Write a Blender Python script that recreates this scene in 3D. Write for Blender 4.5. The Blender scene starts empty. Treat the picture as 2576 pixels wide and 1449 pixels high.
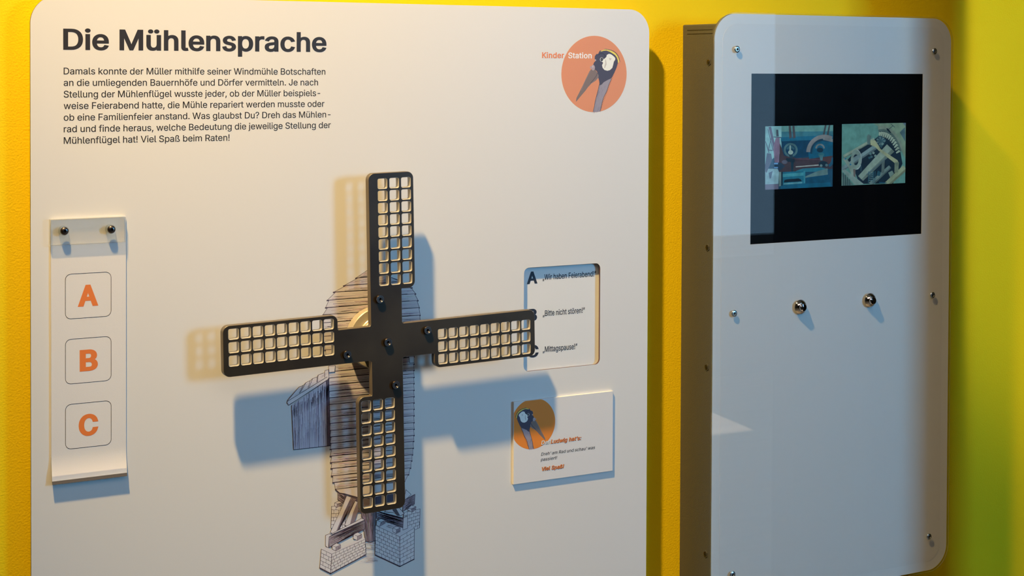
import bpy, math, random
from mathutils import Vector, Matrix
from mathutils.geometry import delaunay_2d_cdt
random.seed(7)
S = bpy.context.scene
COL = bpy.context.collection

# ------------------------------------------------------------------ camera
F, YAW, PIT, ROLL, CX, CY = 3959.33, 0.496257, -0.0194325, 0.00422805, 1288.0, 243.5
CAM = Vector((0.0, -1.7724, 1.5))
def rot(v):
    x, y, z = v
    c, s = math.cos(ROLL), math.sin(ROLL); x, z = c*x - s*z, s*x + c*z
    c, s = math.cos(PIT), math.sin(PIT);   y, z = c*y - s*z, s*y + c*z
    c, s = math.cos(YAW), math.sin(YAW);   x, y = c*x + s*y, -s*x + c*y
    return Vector((x, y, z))
cd = bpy.data.cameras.new('camera'); cam = bpy.data.objects.new('camera', cd); COL.objects.link(cam)
rx, fy, uz = rot((1, 0, 0)), rot((0, 1, 0)), rot((0, 0, 1))
m = Matrix.Identity(4)
for i in range(3):
    m[i][0], m[i][1], m[i][2], m[i][3] = rx[i], uz[i], -fy[i], CAM[i]
cam.matrix_world = m
cd.sensor_width = 36.0; cd.sensor_fit = 'HORIZONTAL'; cd.lens = F/2576*36
cd.shift_y = -(724.5-CY)/2576; cd.clip_start = 0.05; cd.clip_end = 60
S.camera = cam
def at(p, Y):
    """point of the real plane Y=const seen at a pixel of the 2576x1449 photograph"""
    r = rot(((p[0]-CX)/F, 1.0, -(p[1]-CY)/F))
    d = (Y-CAM.y)/r.y
    return (r.x*d, CAM.z+r.z*d)

# ------------------------------------------------------------------ world, lamps, exposure
S.view_settings.view_transform = 'Standard'; S.view_settings.look = 'None'
S.view_settings.exposure = 0.0; S.view_settings.gamma = 1.0; S.view_settings.use_curve_mapping = False
w = bpy.data.worlds.new('overcast_sky'); S.world = w; w.use_nodes = True
w.node_tree.nodes['Background'].inputs[0].default_value = (0.36, 0.66, 1.0, 1)
w.node_tree.nodes['Background'].inputs[1].default_value = 1.6
def lamp(name, kind, loc, target, energy, color, **kw):
    l = bpy.data.lights.new(name, kind); l.energy = energy; l.color = color
    for k, v in kw.items(): setattr(l, k, v)
    o = bpy.data.objects.new(name, l); COL.objects.link(o); o.location = loc
    o.rotation_euler = (Vector(target)-Vector(loc)).to_track_quat('-Z', 'Y').to_euler()
    return o
# warm halogen track spot above the board
lamp('track_spotlight', 'SPOT', (0.02, -0.714, 3.03), (0.80, 0.0, 1.43), 350, (0.98, 0.67, 0.265),
     spot_size=math.radians(52), spot_blend=1.0, shadow_soft_size=0.045)
# cool soft light to the right of the photographer
lamp('cool_softbox', 'AREA', (2.88, -3.0, 1.92), (0.9, 0.0, 1.5), 18.5, (0.14, 0.48, 0.86), shape='RECTANGLE', size=0.54, size_y=0.7, spread=math.radians(100))
# large soft fill light, added overhead to lift the ambient level
lamp('room_fill', 'AREA', (0.4, -2.4, 3.1), (0.8, 0.0, 1.6), 17, (1.0, 0.90, 0.80), shape='RECTANGLE', size=2.6, size_y=1.4)
# spot added to brighten the wall right of the cabinet
lamp('wall_fill_spot', 'SPOT', (2.30, -1.5, 2.5), (2.2, 0.0, 1.70), 66, (1.0, 0.88, 0.4),
     spot_size=math.radians(44), spot_blend=0.35, shadow_soft_size=0.05)
# sun coming in through the window on the far side of the room
lamp('sun', 'SUN', (4.5, -8.0, 6.0), (4.38, -7.0, 4.45), 16, (1.0, 0.93, 0.84), angle=0.009)

# ------------------------------------------------------------------ materials
def mat(name, col, rough=0.5, metal=0.0, spec=0.5, coat=0.0, emit=None, estr=1.0):
    M = bpy.data.materials.new(name); M.use_nodes = True
    b = M.node_tree.nodes['Principled BSDF']
    b.inputs['Base Color'].default_value = (*col, 1); b.inputs['Roughness'].default_value = rough
    b.inputs['Metallic'].default_value = metal; b.inputs['Specular IOR Level'].default_value = spec
    b.inputs['Coat Weight'].default_value = coat
    if emit:
        b.inputs['Emission Color'].default_value = (*emit, 1); b.inputs['Emission Strength'].default_value = estr
    return M
def nodes(M): return M.node_tree.nodes, M.node_tree.links, M.node_tree.nodes['Principled BSDF']
def noise_bump(M, scale, dist, strength=1.0, detail=4):
    n, l, b = nodes(M)
    tc = n.new('ShaderNodeTexCoord'); nz = n.new('ShaderNodeTexNoise'); bp = n.new('ShaderNodeBump')
    nz.inputs['Scale'].default_value = scale; nz.inputs['Detail'].default_value = detail
    bp.inputs['Distance'].default_value = dist; bp.inputs['Strength'].default_value = strength
    l.new(tc.outputs['Object'], nz.inputs['Vector']); l.new(nz.outputs[0], bp.inputs['Height']); l.new(bp.outputs[0], b.inputs['Normal'])
    return nz
def vary(M, c1, c2, scale, lo=0.35, hi=0.65, stretch=(1, 1, 1)):
    n, l, b = nodes(M)
    tc = n.new('ShaderNodeTexCoord'); mp = n.new('ShaderNodeMapping'); nz = n.new('ShaderNodeTexNoise'); r = n.new('ShaderNodeValToRGB')
    mp.inputs['Scale'].default_value = stretch
    nz.inputs['Scale'].default_value = scale; nz.inputs['Detail'].default_value = 5
    r.color_ramp.elements[0].position = lo; r.color_ramp.elements[0].color = (*c1, 1)
    r.color_ramp.elements[1].position = hi; r.color_ramp.elements[1].color = (*c2, 1)
    l.new(tc.outputs['Object'], mp.inputs[0]); l.new(mp.outputs[0], nz.inputs['Vector']); l.new(nz.outputs[0], r.inputs[0]); l.new(r.outputs[0], b.inputs['Base Color'])

M = {}
M['wall'] = mat('yellow_stucco', (0.93, 0.645, 0.001), 0.75, spec=0.25)
noise_bump(M['wall'], 470, 0.0005, 0.9, 3)
M['board'] = mat('printed_composite', (0.725, 0.71, 0.70), 0.42, spec=0.35)
M['board_edge'] = mat('board_edge', (0.10, 0.05, 0.06), 0.5)
M['recess'] = mat('answer_panel_white', (0.76, 0.75, 0.74), 0.5)
M['ink'] = mat('dark_ink', (0.030, 0.026, 0.028), 0.45, spec=0.3)
M['ink_blue'] = mat('blue_black_ink', (0.022, 0.024, 0.040), 0.45, spec=0.3)
M['orange'] = mat('orange_ink', (0.78, 0.20, 0.035), 0.5)
M['orange_pale'] = mat('pale_orange_ink', (0.72, 0.265, 0.10), 0.5)
M['orange_deep'] = mat('deep_orange_ink', (0.82, 0.24, 0.012), 0.5)
M['white_ink'] = mat('white_ink', (0.86, 0.85, 0.84), 0.5)
M['sail_front'] = mat('dark_smoked_acrylic', (0.030, 0.022, 0.014), 0.34, spec=0.3)
M['sail_edge'] = mat('sawn_smoked_acrylic', (0.13, 0.105, 0.078), 0.42)
M['sail_hole'] = mat('milled_pale_acrylic', (0.48, 0.45, 0.41), 0.5)
noise_bump(M['sail_hole'], 900, 0.0004)
vary(M['sail_front'], (0.020, 0.014, 0.008), (0.036, 0.028, 0.018), 14)
M['steel'] = mat('polished_steel', (0.62, 0.60, 0.58), 0.16, 1.0)
M['steel_bright'] = mat('zinc_plated_steel', (0.80, 0.84, 0.86), 0.28, 1.0)
M['steel_dark'] = mat('burnished_dark_steel', (0.16, 0.13, 0.12), 0.30, 1.0)
M['chrome'] = mat('chrome', (0.72, 0.70, 0.72), 0.06, 1.0)
M['socket'] = mat('dark_recess', (0.010, 0.010, 0.012), 0.6)
M['alu'] = mat('turned_pale_metal', (0.56, 0.50, 0.40), 0.33, 0.25)
M['rub'] = mat('brown_grey_paint', (0.26, 0.24, 0.20), 0.55)
noise_bump(M['rub'], 1200, 0.0003)
M['side'] = mat('dark_grey_powder_coat', (0.07, 0.07, 0.065), 0.5)
noise_bump(M['side'], 900, 0.0003)
M['back'] = mat('light_grey_backing', (0.80, 0.79, 0.78), 0.5)
M['back_in'] = mat('grey_backing', (0.77, 0.755, 0.745), 0.5)
M['black'] = mat('screen_black', (0.003, 0.003, 0.004), 0.2, spec=0.05)
M['paper'] = mat('white_card_stock', (0.74, 0.72, 0.725), 0.6)
noise_bump(M['paper'], 900, 0.00006)
M['shaded_card'] = mat('shaded_card_tone', (0.07, 0.06, 0.06), 0.6)  # dark tone stands in for shade at the foot of the pad
M['dark_wall'] = mat('dark_paint', (0.09, 0.085, 0.08), 0.7)
M['post'] = mat('matt_black_post', (0.012, 0.012, 0.014), 0.8, spec=0.1)
M['ceiling'] = mat('ceiling_paint', (0.35, 0.34, 0.32), 0.8)
M['floor'] = mat('oak_floor', (0.30, 0.20, 0.12), 0.4)
vary(M['floor'], (0.34, 0.26, 0.19), (0.55, 0.46, 0.38), 3, stretch=(1, 12, 1))
M['frame_white'] = mat('white_window_paint', (0.7, 0.7, 0.7), 0.5)

def clear(name, tint, haze=0.0, ior=1.49, rough=0.0):
    """clear sheet acrylic: what is behind shows straight through, the surface reflects by Fresnel"""
    X = bpy.data.materials.new(name); X.use_nodes = True; n, l = X.node_tree.nodes, X.node_tree.links
    n.remove(n['Principled BSDF'])
    t = n.new('ShaderNodeBsdfTransparent'); t.inputs[0].default_value = (*tint, 1)
    g = n.new('ShaderNodeBsdfGlossy'); g.inputs['Roughness'].default_value = rough
    fr = n.new('ShaderNodeFresnel'); fr.inputs[0].default_value = ior
    geo = n.new('ShaderNodeNewGeometry'); mr = n.new('ShaderNodeMapRange')   # the same reflectance on both faces of the sheet
    mr.inputs[3].default_value = ior; mr.inputs[4].default_value = 1/ior
    l.new(geo.outputs['Backfacing'], mr.inputs[0]); l.new(mr.outputs[0], fr.inputs[0])
    mx = n.new('ShaderNodeMixShader'); l.new(fr.outputs[0], mx.inputs[0])
    src = t
    if haze:
        d = n.new('ShaderNodeBsdfDiffuse'); d.inputs[0].default_value = (0.8, 0.8, 0.8, 1)
        m2 = n.new('ShaderNodeMixShader'); m2.inputs[0].default_value = haze
        l.new(t.outputs[0], m2.inputs[1]); l.new(d.outputs[0], m2.inputs[2]); src = m2
    l.new(src.outputs[0], mx.inputs[1]); l.new(g.outputs[0], mx.inputs[2]); l.new(mx.outputs[0], n['Material Output'].inputs[0])
    return X
M['clear'] = clear('clear_acrylic', (0.97, 0.975, 0.97))
M['clear_edge'] = clear('polished_acrylic_edge', (0.93, 0.96, 0.97), 0.06)
M['clear_frost'] = clear('frosted_acrylic_edge', (0.82, 0.87, 0.92), 0.18)

def attr_mat(name, emission=0.0, rough=0.5):
    X = bpy.data.materials.new(name); X.use_nodes = True; n, l, b = nodes(X)
    a = n.new('ShaderNodeVertexColor'); a.layer_name = 'Col'
    b.inputs['Roughness'].default_value = rough; b.inputs['Specular IOR Level'].default_value = 0.3
    if emission:
        b.inputs['Base Color'].default_value = (0.003, 0.003, 0.004, 1)
        tc = n.new('ShaderNodeTexCoord'); nz = n.new('ShaderNodeTexNoise'); nz.inputs['Scale'].default_value = 110; nz.inputs['Detail'].default_value = 6
        mr = n.new('ShaderNodeMapRange'); mr.inputs[1].default_value = 0.3; mr.inputs[2].default_value = 0.7; mr.inputs[3].default_value = 0.72; mr.inputs[4].default_value = 1.15
        vm = n.new('ShaderNodeVectorMath'); vm.operation = 'SCALE'
        l.new(tc.outputs['Object'], nz.inputs['Vector']); l.new(nz.outputs[0], mr.inputs[0]); l.new(a.outputs[0], vm.inputs[0]); l.new(mr.outputs[0], vm.inputs['Scale'])
        l.new(vm.outputs[0], b.inputs['Emission Color']); b.inputs['Emission Strength'].default_value = emission
    else:
        l.new(a.outputs[0], b.inputs['Base Color'])
    return X
M['print'] = attr_mat('printed_illustration')
M['display'] = attr_mat('lit_display_image', 1.0)

# ------------------------------------------------------------------ object helpers
def thing(name, label, cat, loc, group=None):
    o = bpy.data.objects.new(name, None); COL.objects.link(o); o.location = loc; o.empty_display_size = 0.05
    o['label'] = label; o['category'] = cat
    if group: o['group'] = group
    return o
def origin(o):
    v = Vector((0, 0, 0))
    while o: v = v+o.location; o = o.parent
    return v
def obj(name, verts, faces, mats, parent=None, idx=None, smooth=False, cols=None, kind=None, label=None):
    me = bpy.data.meshes.new(name); org = origin(parent) if parent else Vector((0, 0, 0))
    me.from_pydata([Vector(v)-org for v in verts], [], faces)
    for mm in (mats if isinstance(mats, (list, tuple)) else [mats]): me.materials.append(mm)
    if idx: me.polygons.foreach_set('material_index', idx)
    if smooth:
        me.polygons.foreach_set('use_smooth', [True]*len(me.polygons))
        me.set_sharp_from_angle(angle=math.radians(38))
    if cols:
        a = me.color_attributes.new('Col', 'FLOAT_COLOR', 'POINT')
        a.data.foreach_set('color', [c for col in cols for c in (*col, 1.0)])
    me.update()
    o = bpy.data.objects.new(name, me); COL.objects.link(o)
    if parent: o.parent = parent
    if kind: o['kind'] = kind
    if label: o['label'] = label
    return o
def box(x0, x1, y0, y1, z0, z1):
    v = [(x, y, z) for x in (x0, x1) for y in (y0, y1) for z in (z0, z1)]
    f = [(0, 1, 3, 2), (4, 6, 7, 5), (0, 4, 5, 1), (2, 3, 7, 6), (0, 2, 6, 4), (1, 5, 7, 3)]
    return v, f
def join(*parts):
    V, Fc = [], []
    for v, f in parts:
        n = len(V); V += v; Fc += [tuple(i+n for i in q) for q in f]
    return V, Fc
def area(p): return sum(p[i][0]*p[(i+1) % len(p)][1]-p[(i+1) % len(p)][0]*p[i][1] for i in range(len(p)))/2
def rounded(pts, radii, n=6):
    """polygon with each corner rounded to its radius"""
    out = []; N = len(pts)
    for i in range(N):
        p = Vector(pts[i]); r = radii[i] if isinstance(radii, (list, tuple)) else radii
        if r <= 0: out.append(tuple(p)); continue
        a = (Vector(pts[i-1])-p).normalized(); b = (Vector(pts[(i+1) % N])-p).normalized()
        ang = a.angle(b); d = r/math.tan(ang/2); c = p+(a+b).normalized()*(r/math.sin(ang/2))
        s, e = p+a*d-c, p+b*d-c
        a0 = math.atan2(s.y, s.x); da = math.atan2(s.x*e.y-s.y*e.x, s.dot(e))
        for k in range(n+1):
            t = a0+da*k/n; out.append((c.x+r*math.cos(t), c.y+r*math.sin(t)))
    return out
def rect(x0, x1, z0, z1, r=0, n=6): return rounded([(x0, z0), (x1, z0), (x1, z1), (x0, z1)], r, n)
def offset(p, d, seam=()):
    """move every edge outwards by d (seam edges stay); p counter-clockwise for outwards"""
    N = len(p); out = []
    E = []
    for i in range(N):
        a, b = Vector(p[i]), Vector(p[(i+1) % N]); t = (b-a)
        t = t.normalized() if t.length > 1e-9 else Vector((1, 0))
        E.append((a, t, Vector((t.y, -t.x)), 0.0 if i in seam else d))
    for i in range(N):
        a0, t0, n0, d0 = E[i-1]; a1, t1, n1, d1 = E[i]
        p0 = Vector(p[i])
        cr = t0.x*t1.y-t0.y*t1.x
        if abs(cr) < 0.02: q = p0+(n0*d0+n1*d1)/2
        else:
            A, B = p0+n0*d0, p0+n1*d1
            s = ((B-A).x*t1.y-(B-A).y*t1.x)/cr; q = A+t0*s
            if (q-p0).length > 2.5*abs(d): q = p0+(q-p0).normalized()*2.5*abs(d)
        out.append((q.x, q.y))
    return out
_tri_cache = {}
def tess(loops):
    """triangles of a shape made of outlines and holes (non-zero winding), with the vertices that the triangulation made"""
    key = tuple(tuple((round(x, 6), round(z, 6)) for x, z in lp) for lp in loops)
    if key in _tri_cache: return _tri_cache[key]
    src = [p for lp in loops for p in lp]
    ed, k = [], 0
    for lp in loops:
        n = len(lp); ed += [(k+i, k+(i+1) % n) for i in range(n)]; k += n
    x0 = src[0][0]; z0 = src[0][1]; sc = 1.0/max(1e-9, max(abs(p[0]-x0)+abs(p[1]-z0) for p in src))
    V, E, Fc, ov, oe, of = delaunay_2d_cdt([Vector(((x-x0)*sc, (z-z0)*sc)) for x, z in src], ed, [], 0, 1e-6)
    S_ = [((src[a][0]-x0)*sc, (src[a][1]-z0)*sc, (src[b][0]-x0)*sc, (src[b][1]-z0)*sc) for a, b in ed]
    out = []
    for f in Fc:
        cx = sum(V[i].x for i in f)/len(f); cz = sum(V[i].y for i in f)/len(f); wn = 0
        for ax, az, bx, bz in S_:
            if (az > cz) != (bz > cz):
                if ax+(cz-az)*(bx-ax)/(bz-az) > cx: wn += 1 if bz > az else -1
        if wn: out.append(tuple(f))
    used = {}; pts = []
    idx = [None]*len(V)
    for j in range(len(V)): idx[j] = ov[j][0] if ov[j] else None
    extra = []
    for j in range(len(V)):
        if idx[j] is None: idx[j] = len(src)+len(extra); extra.append((V[j].x/sc+x0, V[j].y/sc+z0))
    tris = []
    for f in out:
        t = tuple(idx[j] for j in f)
        a, b, c = V[f[0]], V[f[1]], V[f[2]]
        if (b-a).cross(c-a) < 0: t = t[::-1]
        tris.append(t)
    _tri_cache[key] = (src+extra, tris)
    return _tri_cache[key]
def fill(loops): return tess(loops)[1]
def slab(outer, holes, y0, y1, bevel=0.0, seam=(), hole_mat=2, xf=None, unit=1.0):
    """sheet cut to an outline with holes; y0 = back, y1 = front (smaller Y). Materials: 0 faces, 1 outer edge, 2 hole walls"""
    outer = outer if area(outer) > 0 else outer[::-1]
    loops = [outer]+[h if area(h) < 0 else h[::-1] for h in holes]
    fr = [offset(lp, -bevel*unit, seam if i == 0 else ()) for i, lp in enumerate(loops)] if bevel else loops
    V, Fc, I = [], [], []
    T = xf or (lambda x, z: (x, z))
    def ring(lps, y):
        s = len(V)
        for lp in lps:
            for x, z in lp: a, b = T(x, z); V.append((a, y, b))
        return s
    f0 = ring(fr, y1); m0 = ring(loops, y1+bevel) if bevel else f0; b0 = ring(loops, y0)
    tr = fill(fr)
    for t in tr: Fc.append(tuple(f0+i for i in t)); I.append(0)
    for t in fill(loops): Fc.append(tuple(b0+i for i in t[::-1])); I.append(0)
    k = 0
    for li, lp in enumerate(loops):
        n = len(lp)
        for i in range(n):
            if li == 0 and i in seam: continue
            a, b = k+i, k+(i+1) % n
            Fc.append((m0+a, m0+b, b0+b, b0+a)); I.append(1 if li == 0 else hole_mat)
            if bevel: Fc.append((f0+a, f0+b, m0+b, m0+a)); I.append(1 if li == 0 else hole_mat)
        k += n
    return V, Fc, I
def lathe(cx, cz, prof, n=40, axis='y', base=0.0):
    """turned part facing the room: prof = [(radius, distance in front of plane base)]"""
    V, Fc = [], []
    for r, h in prof:
        for k in range(n):
            a = 2*math.pi*k/n; V.append((cx+r*math.cos(a), base-h, cz+r*math.sin(a)))
    for j in range(len(prof)-1):
        for k in range(n):
            a, b = j*n+k, j*n+(k+1) % n; Fc.append((a, b, b+n, a+n))
    Fc.append(tuple(range(n))[::-1]); Fc.append(tuple((len(prof)-1)*n+k for k in range(n)))
    return V, Fc
def ngon_prism(cx, cz, r, y0, y1, n=6, rot0=0.0):
    V = [(cx+r*math.cos(rot0+2*math.pi*k/n), y, cz+r*math.sin(rot0+2*math.pi*k/n)) for y in (y0, y1) for k in range(n)]
    Fc = [tuple(range(n)), tuple(range(2*n-1, n-1, -1))]+[(k, (k+1) % n, n+(k+1) % n, n+k) for k in range(n)]
    return V, Fc

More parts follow.
